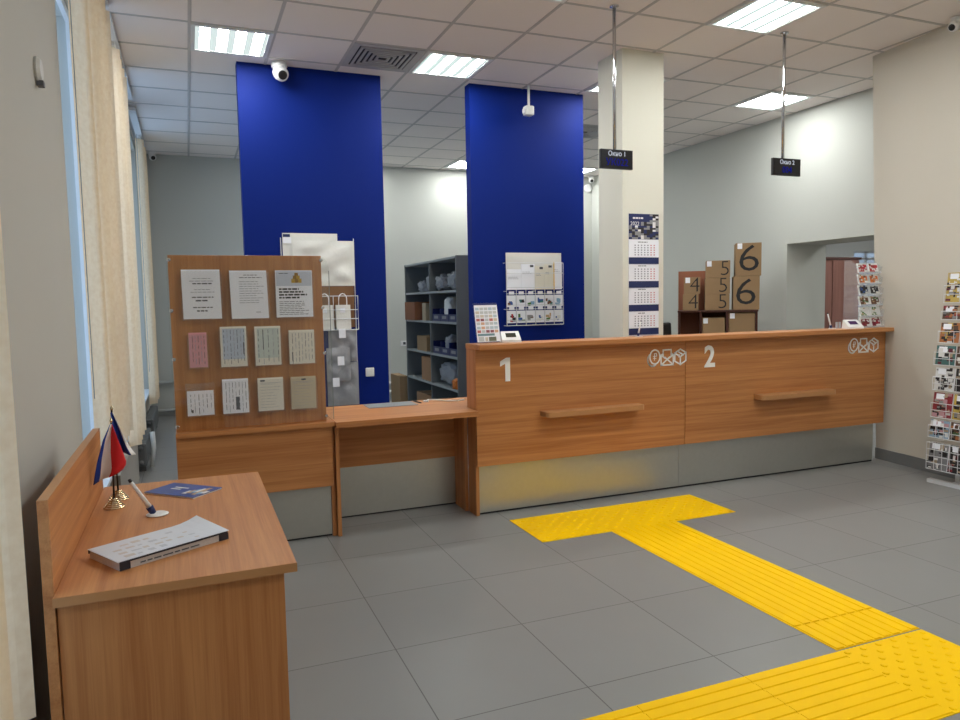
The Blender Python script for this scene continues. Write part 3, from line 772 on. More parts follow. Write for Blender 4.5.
for k in range(9):
    x = -.222+.0555*k; a, b = .0215, .018
    g.add([(x-a, -.113, .003), (x+a, -.113, .003), (x+b, -.113, .0072), (x-b, -.113, .0072), (x-a, .113, .003), (x+a, .113, .003), (x+b, .11, .0072), (x-b, .11, .0072)],
          [(0, 1, 2, 3), (4, 7, 6, 5), (0, 4, 5, 1), (3, 2, 6, 7), (1, 5, 6, 2), (0, 3, 7, 4)])
o = tag(g.build('tactile_tile', yellow), 'short ribbed yellow tile of the long strip next to the studded corner tile', 'floor tile', TG); o.location = (2.711, 2.278, 0)

# ================================================================== RACK OF MAILING BAGS (first blue panel)
AYF = 6.5495
r = thing('wire_rack', 'white wire wall rack on the first blue panel holding mailing bags', 'rack', (1.1, AYF, 1.2))
g = MB()
for z in (1.262, 1.36, 1.44, 1.563): g.tube([(.78, AYF-.11, z), (1.42, AYF-.11, z)], .004, 6)
for x in (.78, .99, 1.2, 1.42): g.tube([(x, AYF-.004, 1.262), (x, AYF-.11, 1.262), (x, AYF-.11, 1.563), (x, AYF-.004, 1.563)], .004, 6)
g.build('basket', wire_w, r)
g = MB()
for x in (.78, 1.42): g.tube([(x, AYF-.006, .62), (x, AYF-.006, 2.08)], .004, 6)
g.build('uprights', wire_w, r)
def crinkle(x0, x1, z0, z1, y, amp, mname, name, label, cat, grp, bulge=.02, seed=0):
    rnd = random.Random(seed); ph = [rnd.uniform(0, 6) for _ in range(6)]
    g = MB()
    def fr(u, v):
        e = min(1, 6*min(u, 1-u))*min(1, 6*min(v, 1-v))
        return (x0+(x1-x0)*u, y-.004-e*(bulge+amp*math.sin(u*9+ph[0]+3*math.sin(v*4+ph[1]))+amp*.7*math.sin(v*13+ph[2]+2*math.sin(u*5))), z0+(z1-z0)*v)
    g.grid(fr, 16, 16); g.grid(lambda u, v: (x0+(x1-x0)*u, y, z0+(z1-z0)*v), 1, 1)
    n = 17*17
    return tag(g.build(name, mname, smooth=True), label, cat, grp)
PG = 'mailing bags on the blue panel'
crinkle(.795, 1.275, 1.70, 2.12, AYF-.002, .003, poly_w, 'mailing_bag', 'rear large white mailing bag with printed corner, topmost on the first blue panel', 'bag', PG, .004, 1)
o = bpy.data.objects['mailing_bag']
MB().box(.80, .86, AYF-.0125, AYF-.0115, 2.085, 2.11).build('printed_corner', navy, o, world=False)
MB().box(.80, .87, AYF-.0128, AYF-.0118, 2.03, 2.083).build('price_tag', white_paper, o, world=False)
crinkle(.878, 1.418, 1.655, 2.055, AYF-.024, .006, poly_w, 'mailing_bag', 'front large creased white mailing bag hanging right of the noticeboard top', 'bag', PG, .008, 2)
tag(MB().box(.83, 1.405, AYF-.03, AYF-.018, 1.28, 1.652).build('mailing_bag', mat('kraft_paper', (122, 88, 58), .85, 0, .06, 9)), 'flat brown kraft envelope behind the small white paper bags', 'envelope', PG)
def paper_bag(x0, x1, label):
    r = thing('paper_bag', label, 'bag', ((x0+x1)/2, AYF-.07, 1.266), 0, 'white paper carrier bags')
    MB().hexa([(x0, AYF-.10, 1.267), (x1, AYF-.10, 1.267), (x1, AYF-.045, 1.267), (x0, AYF-.045, 1.267), (x0, AYF-.085, 1.484), (x1, AYF-.085, 1.484), (x1, AYF-.06, 1.484), (x0, AYF-.06, 1.484)]).build('body', poly_w, r)
    c = (x0+x1)/2; w = min(.036, (x1-x0)*.3)
    g = MB().tube([(c-w, AYF-.075, 1.47), (c-w, AYF-.075, 1.54)]+[(c-w*math.cos(PI*k/6), AYF-.075, 1.54+.045*math.sin(PI*k/6)) for k in range(1, 6)]+[(c+w, AYF-.075, 1.54), (c+w, AYF-.075, 1.47)], .0045, 6)
    g.build('handle', white_c, r)
    B(c-.03, c+.015, AYF-.1035, AYF-.1015, 1.415, 1.455).build('price_tag', white_paper, r)
paper_bag(1.226, 1.356, 'small white paper carrier bag with looped handle in the wire rack')
paper_bag(1.06, 1.20, 'white paper carrier bag partly hidden behind the noticeboard edge')
crinkle(1.16, 1.41, .97, 1.255, AYF-.03, .008, poly_g, 'mailing_bag', 'upper grey plastic mailing bag hanging below the wire rack', 'bag', PG, .012, 3)
crinkle(1.13, 1.345, .80, 1.10, AYF-.065, .007, poly_g, 'mailing_bag', 'middle grey plastic mailing bag with white tag below the wire rack', 'bag', PG, .012, 4)
crinkle(1.14, 1.425, .57, .965, AYF-.012, .006, poly_g, 'mailing_bag', 'lowest grey plastic mailing bag reaching down to the service desk', 'bag', PG, .010, 5)
for k, (x, z, l) in enumerate(((1.27, 1.235, 'small white price tag under the carrier bags on the wire rack'), (1.25, .99, 'small white price tag on the middle grey mailing bag'), (1.2, .80, 'white price tag on the lowest grey mailing bag'))):
    B(x-.03, x+.03, AYF-.118, AYF-.1145, z-.045, z+.035).build('price_tag', white_paper, bpy.data.objects['wire_rack'], label=l)
r = thing('wall_socket', 'square white socket low on the first blue panel', 'socket', (1.53, AYF, .86), 0, 'wall sockets')
MB().box(1.495, 1.575, AYF-.012, AYF-.0002, .82, .90, bev=.006).build('plate', white_p, r)
MB().box(1.512, 1.558, AYF-.0145, AYF-.0122, .837, .883, bev=.002).build('insert', white_p, r)
r = thing('wall_socket', 'small white double socket on the back wall left of the grey shelving', 'socket', (3.09, YB, .87), 0, 'wall sockets')
MB().box(3.02, 3.15, YB-.014, YB-.0002, .83, .91, bev=.006).build('plate', white_p, r)
MB().box(3.06, 3.10, YB-.017, YB-.0142, .85, .89).build('insert', ink, r)

# ================================================================== POSTCARD RACK (second blue panel)
BYF = 6.4995
r = thing('wire_rack', 'white wire wall rack of envelopes and postcards on second blue panel', 'rack', (3.19, BYF, 1.24))
g = MB()
for z in (1.25, 1.30, 1.41, 1.45, 1.56, 1.62, 1.76, 1.86): g.tube([(2.878, BYF-.075, z), (3.50, BYF-.075, z)], .0035, 6)
for x in (2.878, 3.50): g.tube([(x, BYF-.004, 1.25), (x, BYF-.075, 1.25), (x, BYF-.075, 1.86), (x, BYF-.004, 1.86)], .004, 6)
for k in range(1, 6):
    x = 2.878+.1037*k
    g.tube([(x, BYF-.075, 1.25), (x, BYF-.075, 1.45)], .003, 5); g.tube([(x, BYF-.075, 1.41), (x, BYF-.075, 1.60)], .003, 5)
for z in (1.25, 1.41, 1.585):
    for x in (2.878, 3.19, 3.50): g.tube([(x, BYF-.004, z), (x, BYF-.075, z)], .003, 5)
g.build('frame', wire_w, r)
for z in (1.565, 1.415):
    for k in range(6): B(2.90+.1037*k, 2.955+.1037*k, BYF-.082, BYF-.0792, z-.012, z+.018).build('price_tag', white_paper, r)
EG = 'envelopes on the second blue panel'
crinkle(2.905, 3.515, 1.60, 1.962, BYF-.004, .003, mat('manila_white', (216, 214, 208), .7, 0, .03), 'envelope', 'largest pale envelope at the back of the wire rack, its top rising above others', 'envelope', EG, .004, 8)
env = [(2.905, 3.07, 1.60, 1.80, 'low wide white envelope at the left of the wire rack top pocket', white_paper, 0), (3.055, 3.20, 1.60, 1.85, 'white envelope with small dark corner, second from left in the top pocket', white_paper, 1),
       (3.20, 3.30, 1.60, 1.83, 'cream envelope with dark corner, third from left in the top pocket', cream_paper, 1), (3.30, 3.395, 1.60, 1.845, 'cream envelope with dark corner, fourth from left in the top pocket', cream_paper, 1),
       (3.395, 3.49, 1.60, 1.87, 'tall pale envelope with yellow edge at the right of top pocket', white_paper, 2)]
for k, (x0, x1, z0, z1, l, m, kd) in enumerate(env):
    y = BYF-.024-.009*k
    r = thing('envelope', l, 'envelope', ((x0+x1)/2, y, z0), 0, EG)
    B(x0, x1, y-.006, y, z0, z1).build('paper', m, r)
    g = MB()
    if kd == 1: B(x1-.05, x1-.012, y-.0066, y-.0062, z1-.03, z1-.008).build('stamp_mark', ink, r)
    if kd == 2: B(x0, x0+.012, y-.0066, y-.0062, z0, z1).build('yellow_edge', PAL[PN['yellow']], r)
    textlines(g, x0+.012, x1-.02, z1-.07, z1-.1, 2, y-.006, .004, 2)
    g.build('print', [ink, PAL[PN['yellow']], ink_l], r)
CG = 'postcards in the wire rack'
cc = [['brown', 'teal', 'sky', 'blue', 'brown', 'sky'], ['red', 'green', 'grey', 'white', 'tan', 'white']]
for row, (z0, z1) in enumerate(((1.432, 1.545), (1.275, 1.395))):
    for k in range(6):
        x0 = 2.885+.1037*k; x1 = x0+.096; y = BYF-.05; c = cc[row][k]
        r = thing('postcard', '%s and white postcard, %s from left in the %s row of the wire rack' % (c, ('first', 'second', 'third', 'fourth', 'fifth', 'sixth')[k], ('upper', 'lower')[row]), 'postcard', ((x0+x1)/2, y, z0), 0, CG)
        B(x0, x1, y-.012, y, z0, z1).build('card', white_paper, r)
        g = MB(); cs = [PAL[PN[c]], PAL[random.choice((4, 5, 6, 7, 8, 11))]]
        for q in range(5):
            a = x0+.008+random.uniform(0, .05); b = z0+.008+random.uniform(0, .05)
            g.box(a, min(a+random.uniform(.015, .045), x1-.004), y-.0126-.0001*q, y-.0122-.0001*q, b, b+random.uniform(.012, .04), q % 2)
        g.build('picture', cs, r)

# ================================================================== WALL CALENDAR ON COLUMN
CY = 5.2095
r = thing('wall_calendar', 'tall four month wall calendar with navy bands on the white column', 'calendar', (3.61, CY, 1.18))
x0, x1 = 3.462, 3.762
B(x0, x1, CY-.004, CY, 1.175, 2.203).build('backing', white_paper, r)
hd = MB().box(x0, x1, CY-.0055, CY-.0042, 1.99, 2.203).build('header_picture', navy, r)
g = MB()
textlines(g, x0+.04, x0+.2, 2.18, 2.155, 1, CY-.0059, .014, 0)
g.build('header_text', white_p, hd)
g = MB().text('2022', x0+.06, 2.12, .045, CY-.0066, CY-.0059, 0)
rc = random.Random(3)
def cmi(u, v):
    if v > .72 and u < .72 or (v > .5 and u < .45): return 0
    return rc.choice((0, 0, 1, 2, 2, 3, 3))
cg = MB().grid(lambda u, v: (x0+.002+(x1-x0-.004)*u, CY-.0057+.0, 1.992+.209*v), 10, 13, cmi)
g.build('year', white_p, hd)
g = cg
g.build('collage', [navy, white_p, PAL[PN['grey']], PAL[PN['black']]], hd)
for k in range(4):
    zt = 1.985-.2*k; zb = zt-.19 if k < 4 else 1.18
    p = MB().box(x0, x1, CY-.0075, CY-.0042, zb+.045, zt-.01).build('month_pad', white_paper, r)
    g = MB(); textlines(g, x0+.09, x1-.09, zt-.012, zt-.024, 1, CY-.0075, .006, 0)
    for i in range(5):
        for j in range(7):
            xx = x0+.055+.032*j; z = zt-.045-.02*i
            if z > zb+.05: g.box(xx, xx+.013, CY-.0081, CY-.0076, z-.005, z+.005, 1 if j < 5 else 2)
    g.build('dates', [ink, ink_l, PAL[PN['pink']]], p)
    MB().box(x0, x1, CY-.0085, CY-.0042, zb-.012, zb+.044).build('navy_band', navy, r)

# ================================================================== GREY SHELVING AND CONTENTS
SX, SD = 2.766, .42
r = thing('steel_shelving', 'two bay grey steel shelving unit between the blue panels', 'shelving', (SX+.2, 8.53, 0))
ZSH = [.09, .475, .847, 1.24, 1.60, 1.975]
for z in ZSH: B(SX, SX+SD, 7.545, 9.53, z-.0, z+.025).build('shelf', steel_in, r)
B(SX-.004, SX+SD, 7.52, 7.544, 0, 2.005).build('side_panel', steel_grey, r)
B(SX-.004, SX+SD, 9.531, 9.555, 0, 2.005).build('side_panel', steel_grey, r)
g = MB()
for k in range(5): g.box(SX, SX+SD-.01, 8.49, 8.51, ZSH[k]+.0255, ZSH[k+1]-.0005)
g.build('divider', steel_grey, r)
B(SX+SD, SX+SD+.012, 7.52, 9.555, 0, 2.005).build('back_panel', steel_in, r)
def lump(name, x0, x1, y0, y1, z0, z1, m, label, cat, grp, seed, amp=.18):
    rnd = random.Random(seed); bm = bmesh.new(); bmesh.ops.create_icosphere(bm, subdivisions=4, radius=1)
    ph = [rnd.uniform(0, 6) for _ in range(9)]
    c = Vector(((x0+x1)/2, (y0+y1)/2, (z0+z1)/2)); h = Vector(((x1-x0)/2, (y1-y0)/2, (z1-z0)/2))
    for v in bm.verts:
        p = v.co; q = Vector([math.copysign(abs(t)**.62, t) for t in p])
        w = 1-amp*(.5+.5*math.sin(7*p.x+ph[0]+3*math.sin(5*p.z+ph[1]))*math.sin(8*p.y+ph[2]+2*math.sin(6*p.x+ph[3])))-amp*.4*abs(math.sin(11*p.z+ph[4]+3*math.sin(9*p.y+ph[5])))
        q *= w; mx = max(abs(t) for t in q)
        if mx > 1: q /= mx
        v.co = Vector((c.x+q.x*h.x, c.y+q.y*h.y, c.z+q.z*h.z))
    zm = min(v.co.z for v in bm.verts)
    for v in bm.verts: v.co.z += z0-zm+.0005; v.co.z = max(v.co.z, z0+.0006) if v.co.z > z0+.02 else z0+.0006
    bm.verts.index_update()
    g = MB().add([v.co[:] for v in bm.verts], [[v.index for v in f.verts] for f in bm.faces]); bm.free()
    return tag(g.build(name, m, smooth=True), label, cat, grp)
def zs(k): return ZSH[k]+.0255
SB = 'bags on the grey shelving'
lump('plastic_bag', SX+.01, SX+.33, 7.60, 8.06, zs(4), zs(4)+.25, poly_s, 'crumpled silver plastic bag on the top shelf, near bay, toward the blue panel', 'bag', SB, 1, .26)
lump('plastic_bag', SX+.01, SX+.30, 8.07, 8.47, zs(4), zs(4)+.22, poly_s, 'flatter crumpled silver plastic bag on the top shelf beside the divider', 'bag', SB, 2, .26)
lump('plastic_bag', SX+.03, SX+.28, 8.58, 8.83, zs(4), zs(4)+.24, poly_g, 'upright grey bag on the top shelf of the far bay, by the divider', 'bag', SB, 3, .25)
lump('plastic_bag', SX+.03, SX+.28, 8.88, 9.2, zs(4), zs(4)+.17, poly_g, 'low grey bag on the top shelf of the far bay', 'bag', SB, 4, .25)
lump('plastic_bag', SX+.03, SX+.38, 7.82, 8.44, zs(1), zs(1)+.29, poly_g, 'big slumped grey sack on the lower shelf of the near bay', 'bag', SB, 5, .15)
lump('plastic_bag', SX-.01, SX+.16, 7.60, 7.80, zs(1), zs(1)+.13, orange_m, 'small orange bag beside the big grey sack', 'bag', SB, 6, .2)
def sbin(y0, y1, z, label):
    r = thing('storage_bin', label, 'bin', (SX+.18, (y0+y1)/2, z), 0, 'navy storage bins')
    x0, x1 = SX+.02, SX+.33; t = .006; g = MB()
    g.box(x0, x1, y0, y1, z, z+.006); g.box(x0, x1, y0, y0+t, z+.006, z+.15); g.box(x0, x1, y1-t, y1, z+.006, z+.15)
    g.box(x1-t, x1, y0+t, y1-t, z+.006, z+.15); g.box(x0, x0+t, y0+t, y1-t, z+.006, z+.085)
    g.build('body', bin_m, r)
    B(x0-.003, x0-.0004, y0+.07, y1-.07, z+.03, z+.065).build('label_holder', PAL[PN['grey']], r)
for row, k in (('upper', 3), ('lower', 2)):
    for i, nm in enumerate(('nearest the blue panel', 'middle of three', 'beside the divider')):
        sbin(7.58+.295*i, 7.865+.295*i, zs(k), 'navy open fronted bin in the %s bin row, %s' % (row, nm))
lump('plastic_bag', SX+.03, SX+.2, 7.885, 8.13, zs(3)+.007, zs(3)+.31, poly_w, 'white plastic bag standing up out of an upper navy bin', 'bag', SB, 8, .12)
lump('plastic_bag', SX+.03, SX+.24, 7.89, 8.14, zs(2)+.007, zs(2)+.26, poly_g, 'pale crumpled bag heaped in a lower navy bin', 'bag', SB, 9, .25)
def carton(x0, x1, y0, y1, z0, z1, label, m=card, grp='cartons by the grey shelving'):
    r = thing('carton', label, 'box', ((x0+x1)/2, (y0+y1)/2, z0), 0, grp)
    B(x0, x1, y0, y1, z0+.0004, z1).build('body', m, r)
    B(x0+.001, x1-.001, (y0+y1)/2-.02, (y0+y1)/2+.02, z1, z1+.0008).build('tape', mat('parcel_tape', (176, 144, 100), .4), r)
carton(SX-.05, SX+.3, 8.98, 9.42, zs(3), zs(3)+.235, 'reddish brown carton jutting out of the far bay, second shelf from top', mat('card_red', (132, 84, 56), .85))
carton(SX+.01, SX+.2, 8.70, 8.84, zs(3), zs(3)+.22, 'small upright pale carton next to the reddish carton', mat('card_pale', (164, 148, 122), .85))
carton(SX+.02, SX+.3, 8.72, 9.13, zs(2), zs(2)+.19, 'wide tan carton on the middle shelf of the far bay', card)
carton(SX+.02, SX+.3, 8.55, 8.95, zs(1), zs(1)+.30, 'tall brown carton on the second lowest shelf of the far bay', card_d)
carton(SX+.02, SX+.3, 8.6, 9.2, zs(0), zs(0)+.20, 'brown carton on the lowest shelf of the far bay', card_d)
carton(2.70, 2.82, 9.72, 10.2, 0, .47, 'tall cardboard carton standing on the floor left of the grey shelving', card)

# ================================================================== NUMBERED BOXES AND THEIR CABINET
QC, QA = Vector((5.5, 6.5, 0)), math.radians(-38)
def qloc(u, w, z): return (QC.x+u*math.cos(QA)-w*math.sin(QA), QC.y+u*math.sin(QA)+w*math.cos(QA), z)
r = thing('box_cabinet', 'brown open cabinet behind counter 2 stacked with numbered boxes', 'cabinet', tuple(QC), QA)
def qb(*a): return B(*a)
qb(-.436, .12, .36, .378, 0, 1.80).build('back_panel', mat('cabinet_back', (150, 92, 64), .6), r, world=False)
qb(.1205, .415, .36, .378, 0, 1.325).build('back_panel', mahog_d, r, world=False)
qb(-.44, .42, -.01, .3595, 1.325, 1.345).build('top_shelf', mahog_d, r, world=False)
UD = (-.424, -.186, .096, .403)
for x in UD: qb(x-.011, x+.011, 0, .3595, 0, 1.3245).build('side_panel', mahog_d, r, world=False)
for xa, xb in zip(UD, UD[1:]): qb(xa+.012, xb-.012, .01, .3595, .75, .768).build('shelf', mahog_d, r, world=False)
NG = 'numbered cardboard boxes'
def nbox(x0, x1, z0, z1, n, size, nx, label, tagx=None, dy=0, dep=.28, kx=1):
    r = thing('cardboard_box', label, 'box', qloc((x0+x1)/2, dy, z0), QA, NG)
    c = (x0+x1)/2; h = z1-z0
    MB().box(x0-c, x1-c, 0, dep, .0004, h-.0008, bev=.003).build('carton', card, r, world=False)
    if n: MB().text(n, nx-c, h/2, size, -.0018, -.0006, off=-.004, sx=kx).build('printed_number', ink_b, r, world=False)
    if tagx is not None: B(tagx-c, tagx-c+.05, -.003, -.0006, h-.065, h-.005).build('price_tag', white_paper, r, world=False)
T = 1.3455
nbox(-.383, -.213, T, T+.186, '4', .24, -.268, 'smaller box printed 4, bottom of the pair')
nbox(-.372, -.196, T+.187, T+.375, '4', .24, -.252, 'smaller box printed 4 with white tag, on top of the pair', -.355)
nbox(-.145, .117, T, T+.18, '5', .235, .045, 'box printed 5, bottom of the stack of three')
nbox(-.143, .122, T+.181, T+.361, '5', .235, .05, 'box printed 5, middle of the stack of three')
nbox(-.135, .122, T+.362, T+.552, '5', .235, .067, 'box printed 5 with white tag, top of the stack of three', -.125)
nbox(.155, .43, T, T+.372, '6', .42, .285, 'large box printed with a tall 6, lower of the two', kx=1.2)
nbox(.176, .445, T+.373, T+.735, '6', .42, .315, 'large box printed with a tall 6 and white tag, upper of the two', .195, kx=1.2)
S2 = .7685
nbox(-.172, .074, S2, 1.262, None, 0, 0, 'plain cardboard box with white tag in the middle cabinet compartment', -.16, .02)
nbox(.110, .388, S2, 1.315, None, 0, 0, 'wide plain cardboard box with white tag in the right cabinet compartment', .125, .02)

# ================================================================== OFFICE CHAIR, WARDROBE
r = thing('office_chair', 'black office chair whose back shows beside the white column', 'chair', (4.30, 5.95, 0))
M = Matrix.Translation((4.30, 5.95, 0))
MB().box(-.22, .20, -.03, .03, .68, 1.245, bev=.02, M=M @ Matrix.Rotation(-.05, 4, 'Y')).build('backrest', black_p, r)
MB().box(-.23, .23, .0, .45, .44, .52, bev=.03, M=M).build('seat', black_p, r)
MB().box(-.03, .03, .0, .05, .48, .72, M=M).build('back_bracket', black_p, r)
MB().tube([(4.30, 6.17, .08), (4.30, 6.17, .445)], .025, 8).build('gas_stem', black_p, r)
for k in range(5):
    a = 2*PI*k/5; e = (4.30+.28*math.cos(a), 6.17+.28*math.sin(a))
    l = MB().tube([(4.30, 6.17, .09), (e[0], e[1], .065)], .018, 6).build('leg', black_p, r)
    MB().lathe([(.025, 0), (.028, .025), (.02, .05)], (e[0], e[1], .0), 8).build('caster', black_p, l)
r = thing('wardrobe', 'reddish brown two door wardrobe in the room beyond the opening', 'wardrobe', (8.4, 7.9, 0))
B(7.75, 8.94, 7.621, 8.2, 0, 1.985).build('carcass', ward_m, r)
B(7.73, 8.96, 7.585, 8.21, 1.986, 2.02).build('top', mat('wardrobe_top', (92, 62, 56), .5), r)
for a, b in ((7.76, 8.415), (8.43, 8.93)):
    d = B(a, b, 7.60, 7.62, .06, 1.975).build('door', ward_m, r)
B(8.36, 8.375, 7.585, 7.5995, .95, 1.1).build('handle', chrome, r)

# ================================================================== THINGS ON THE LEDGE
Z1 = 1.2005
r = thing('leaflet_holder', 'upright clear holder with a colourful stamp sheet at left end of ledge', 'leaflet holder', (1.95, 4.68, Z1))
M = Matrix.Translation((1.95, 4.665, Z1)) @ Matrix.Rotation(math.radians(9), 4, 'Z') @ Matrix.Rotation(math.radians(-10), 4, 'X')
MB().box(-.098, .098, .0, .003, .006, .285, M=M).build('backplate', acrylic, r)
MB().box(-.098, .098, -.05, .0, .0, .004, M=Matrix.Translation((1.95, 4.665, Z1)) @ Matrix.Rotation(math.radians(9), 4, 'Z')).build('foot', acrylic, r)
MB().box(-.094, .094, -.0035, -.0008, .008, .268, M=M).build('sheet', white_paper, r)
g = MB(); rnd = random.Random(5); C = [12, 10, 0, 7, 13, 9, 5]
for j in range(7):
    for i in range(5):
        a, b = -.088+.0355*i, .232-.026*j-(.004 if j > 4 else 0)
        g.box(a, a+.029, -.0046, -.0037, b, b+.019, rnd.choice((0, 1, 1, 2, 3, 4, 5)) if j > 2 else rnd.choice((1, 1, 1, 4, 5)), M)
g.box(-.088, .05, -.0046, -.0037, .050, .066, 6, M); g.box(-.085, -.04, -.0046, -.0037, .012, .045, 1, M); g.box(0, .06, -.0046, -.0037, .012, .042, 7, M); g.box(-.03, -.008, -.0046, -.0037, .012, .04, 4, M)
g.build('stamps', [mat('stamp_red', (190, 112, 106), .6), mat('stamp_grey', (196, 198, 198), .6), mat('stamp_orange', (214, 170, 140), .6), mat('stamp_plum', (150, 90, 96), .6), mat('stamp_tan', (206, 194, 176), .6), mat('stamp_sky', (182, 198, 208), .6), mat('stamp_teal', (112, 146, 154), .6), mat('stamp_olive', (110, 112, 92), .6)], r)
def terminal(x, y, rz, label, scr):
    r = thing('payment_terminal', label, 'terminal', (x, y, Z1), rz, 'small white terminals')
    MB().hexa([(-.07, -.05, 0), (.07, -.05, 0), (.07, .05, 0), (-.07, .05, 0), (-.068, -.048, .018), (.068, -.048, .018), (.064, .045, .075), (-.064, .045, .075)]).build('body', white_p, r, world=False)
    a = math.atan2(.057, .093)
    M = Matrix.Translation((0, -.0015, .0468)) @ Matrix.Rotation(a, 4, 'X')
    MB().box(-.035, .038, -.022, .03, .0003, .0016, M=M).build('screen', mat('term_'+scr, (58, 58, 48) if scr == 'a' else (70, 40, 86), .2), r, world=False)
terminal(2.115, 4.665, -.25, 'small white card terminal right of the leaflet holder on the ledge', 'a')
terminal(5.30, 4.56, -.3, 'small white terminal with purple screen left of the tiered stand', 'b')
# thin wires stuck up between pen and terminal
r = thing('card_holder', 'pair of thin clear upright holders between pen and purple screen terminal', 'holder', (5.24, 4.66, Z1))
for x in (5.222, 5.258): B(x, x+.004, 4.65, 4.67, Z1+.004, Z1+.055).build('upright', acr_w, r)
B(5.21, 5.27, 4.64, 4.68, Z1, Z1+.0038).build('base', acr_w, r)
# tiered packet stand
r = thing('tiered_stand', 'clear six tier stand of seed packets at right end of the ledge', 'display stand', (5.55, 4.62, Z1))
TX0, TX1 = 5.385, 5.645
steps = [(4.54+.008*k, Z1+.004+.094*k) for k in range(6)]
for k, (y, z) in enumerate(steps):
    s = MB().box(TX0, TX1, y, y+.058, z, z+.003).build('shelf', acr_w, r)
    B(TX0, TX1, y-.003, y, z, z+.014).build('front_lip', acr_w, s)
for x in (TX0-.012, TX1+.008):
    P = [(steps[0][0]-.004, Z1), (4.725, Z1), (4.725, Z1+.59), (4.66, Z1+.59)]
    for y, z in reversed(steps): P += [(y-.004+.03, z+.07), (y-.004, z+.055)]
    n = len(P)
    MB().add([(x, y, z) for y, z in P]+[(x+.004, y, z) for y, z in P], [tuple(range(n)), tuple(range(2*n-1, n-1, -1))]+[(i, (i+1) % n, (i+1) % n+n, i+n) for i in range(n)]).build('side_panel', clear('tinted_acrylic', .08, haze=.1), r)
cols = [('red', 'brown', 'white'), ('orange', 'brown', 'tan'), ('black', 'blue', 'grey'), ('brown', 'green', 'tan'), ('green', 'tan', 'white'), ('crimson', 'brown', 'red')]
ordn = ('bottom', 'second lowest', 'third lowest', 'third highest', 'second highest', 'top')
for k, (y, z) in enumerate(steps):
    for i in range(2):
        c = cols[5-k]; x0 = TX0+.008+.128*i; x1 = x0+.112
        r = thing('seed_packet', '%s %s packet on the %s tier of clear stand, %s one' % (c[i], 'and '+c[2] if c[2] != c[i] else '', ordn[k], ('left', 'right')[i]), 'packet', ((x0+x1)/2, y+.02, z+.0032), 0, 'packets on the tiered stand')
        M = Matrix.Translation(((x0+x1)/2, y+.012, z+.0032)) @ Matrix.Rotation(math.radians(-14), 4, 'X')
        MB().box(-.056, .056, 0, .012, .002, .086, M=M).build('packet', white_p, r)
        g = MB(); rnd = random.Random(k*7+i)
        g.box(-.048, .048, -.0008, -.0002, .005, .07 if k not in (1,) else .02, 0, M)
        for q in range(14):
            a = rnd.uniform(-.05, .03); b = rnd.uniform(.006, .07); g.box(a, min(a+rnd.uniform(.01, .026), .05), -.0014-.00005*q, -.0009, b, min(.084, b+rnd.uniform(.006, .018)), rnd.randrange(4), M)
        g.box(.012, .048, -.0026, -.0022, .004, .026, 3, M)
        g.build('print', [PAL[PN[c[0]]], PAL[PN[c[1]]], PAL[PN[c[2]]], PAL[PN['white']]], r)
# service desk bits
r = thing('desk_cable', 'white cable lying at the right end of the lower service desk', 'cable', (1.7, 5.1, .75))
MB().tube([(1.62, 5.12, .7565), (1.66, 5.19, .7565), (1.71, 5.14, .758), (1.77, 5.06, .7565), (1.84, 5.03, .7565), (1.90, 5.06, .7565)], .006, 6).build('cord', white_p, r)
MB().box(1.60, 1.635, 5.10, 5.13, .7505, .764, bev=.003).build('plug', white_p, r)
tag(MB().box(1.16, 1.52, 5.0, 5.2, .7503, .7535).build('document_folder', mat('folder_grey', (140, 146, 150), .4)), 'flat grey folder on the lower service desk under the blue panel', 'folder')
r = thing('pen', 'short black pen on the grey folder edge of the service desk', 'pen', (1.55, 5.12, .7505))
MB().tube([(1.545, 5.19, .7555), (1.56, 5.08, .7555)], .005, 8).build('barrel', black_p, r); MB().tube([(1.5603, 5.078, .7555), (1.563, 5.06, .7555)], .0045, 8).build('cap', ink, r)

# ================================================================== MAGAZINE RACK
RX = 5.46; RY0, RY1 = 3.28, 3.905
r = thing('magazine_rack', 'white wire magazine rack on a foot stand at the right edge', 'rack', (RX, 3.6, 0))
g = MB()
for y in (3.92, 3.30): pass
MB().box(5.37, 5.41, 3.25, 3.90, .0, .03).build('foot', wire_w, r)
B(5.411, 5.56, 3.69, 3.73, .0, .028).build('foot', wire_w, r)
B(RX-.015, RX+.015, 3.695, 3.725, .0285, .085).build('post', wire_w, r)
B(5.537, 5.557, 3.70, 3.72, .0285, 1.66).build('post', wire_w, r)
tiers = [(.115, .335, 5.335), (.365, .535, 5.345), (.522, .725, 5.366), (.735, .92, 5.38), (.93, 1.11, 5.385), (1.10, 1.265, 5.425), (1.28, 1.397, 5.45), (1.41, 1.652, 5.475)]
MG = 'magazines in the wire rack'
names = ('lowest', 'second', 'third', 'fourth', 'fifth', 'sixth', 'seventh', 'top')
covers = [[('grey', 'black', 'white'), ('black', 'grey', 'red'), ('red', 'black', 'white')], [('sky', 'white', 'pink'), ('brown', 'orange', 'green'), ('blue', 'sky', 'red')],
          [('red', 'white', 'pink'), ('yellow', 'green', 'black'), ('orange', 'yellow', 'white')], [('white', 'black', 'grey'), ('black', 'pink', 'red'), ('grey', 'white', 'black')],
          [('teal', 'white', 'crimson'), ('brown', 'green', 'white'), ('white', 'sky', 'red')], [('orange', 'brown', 'yellow'), ('crimson', 'brown', 'pink'), ('pink', 'brown', 'white')],
          [('brown', 'orange', 'red'), ('orange', 'yellow', 'brown'), ('tan', 'orange', 'white')], [('yellow', 'crimson', 'white'), ('red', 'brown', 'orange'), ('crimson', 'red', 'black')]]
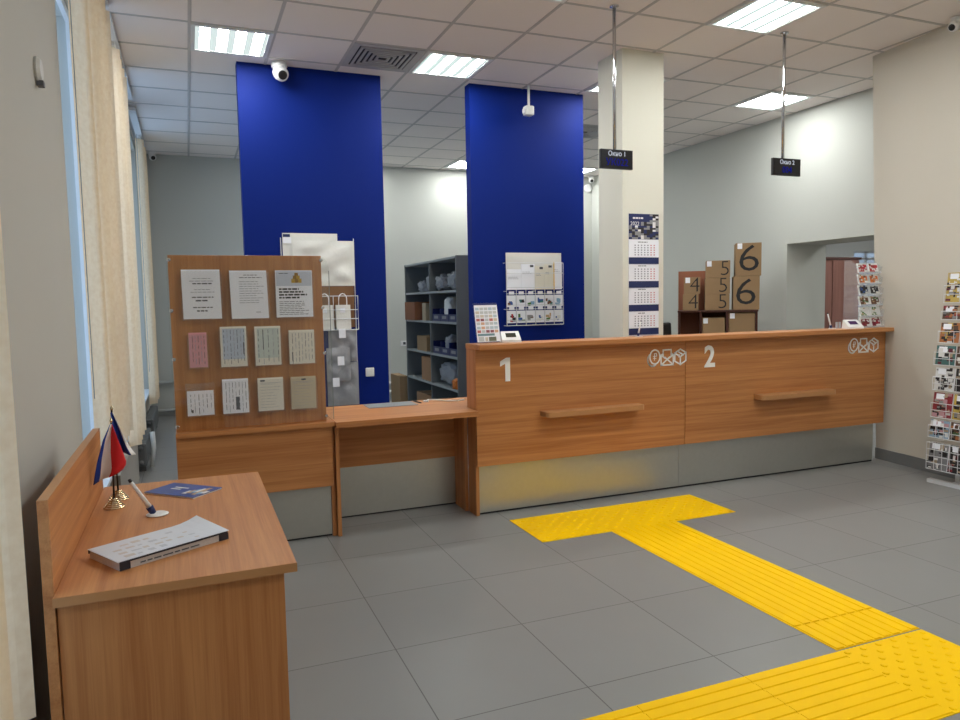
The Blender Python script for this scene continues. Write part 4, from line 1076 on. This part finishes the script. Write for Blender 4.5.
for k, (z0, z1, xf) in enumerate(tiers):
    ya = RY1-.02-(0 if k >= 5 else .0); yb = ya-.5
    hgt = z1-z0; lean = .03
    g = MB(); zc = z0+hgt*(.55 if k else .95); nz = 3 if hgt > .17 else 2
    if k == 0: nz = 5
    for q in range(nz): zz = z0+.004+(zc-z0)*q/(nz-1); g.tube([(xf, yb, zz), (xf, ya, zz)], .0028, 5)
    nv = 9 if k in (0, 1, 3) else 5
    for q in range(nv): yy = yb+(ya-yb)*q/(nv-1); g.tube([(RX+.07, yy, z0+.004), (xf, yy, z0+.004), (xf, yy, zc)], .0024, 5)
    for yy in (ya, yb): g.tube([(xf, yy, zc), (RX+.075, yy, zc)], .0024, 5)
    g.tube([(RX+.074, yb, z0+.004), (RX+.074, ya, z0+.004)], .0028, 5)
    g.build('tier_basket', wire_w, r)
    for i in range(3):
        c = covers[k][i]; y1 = ya-.008-.163*i; y0 = y1-.152
        lab = '%s and %s magazine, %s tier of the wire rack, %s from the left' % (c[0], c[1], names[k], ('first', 'second', 'third')[i])
        t = thing('magazine', lab, 'magazine', (xf+.02, (y0+y1)/2, z0+.007), 0, MG)
        M = Matrix.Translation((xf+.006, (y0+y1)/2, z0+.008)) @ Matrix.Rotation(math.radians(7), 4, 'Y')
        hh = min(hgt-.012, (tiers[k+1][0]-z0-.022) if k < 7 else 9)
        MB().box(0, .010, -.076, .076, 0, hh, M=M).build('pages', white_paper, t)
        g = MB(); rnd = random.Random(k*31+i*5)
        g.box(-.0012, -.0003, -.076, .076, .0, hh, 0, M)
        for q in range(34):
            a = rnd.uniform(-.074, .05); b = rnd.uniform(.0, hh*.9)
            g.box(-.0018-.00006*q, -.0013, a, min(a+rnd.uniform(.01, .05), .075), b, min(b+rnd.uniform(.008, .035), hh), rnd.choice((0, 1, 1, 2, 2, 3, 5, 5, 6, 7)), M)
        g.box(-.0036, -.0032, -.01+.02*(i % 2), .055, hh-.05, hh-.008, 4, M)
        g.build('cover', [MP[PN[c[0]]], MP[PN[c[1]]], MP[PN[c[2]]], MP[PN[rnd.choice(('black', 'tan', 'white', 'brown'))]], white_paper, MP[PN['black']], MP[PN['grey']], MP[PN['tan']]], t)
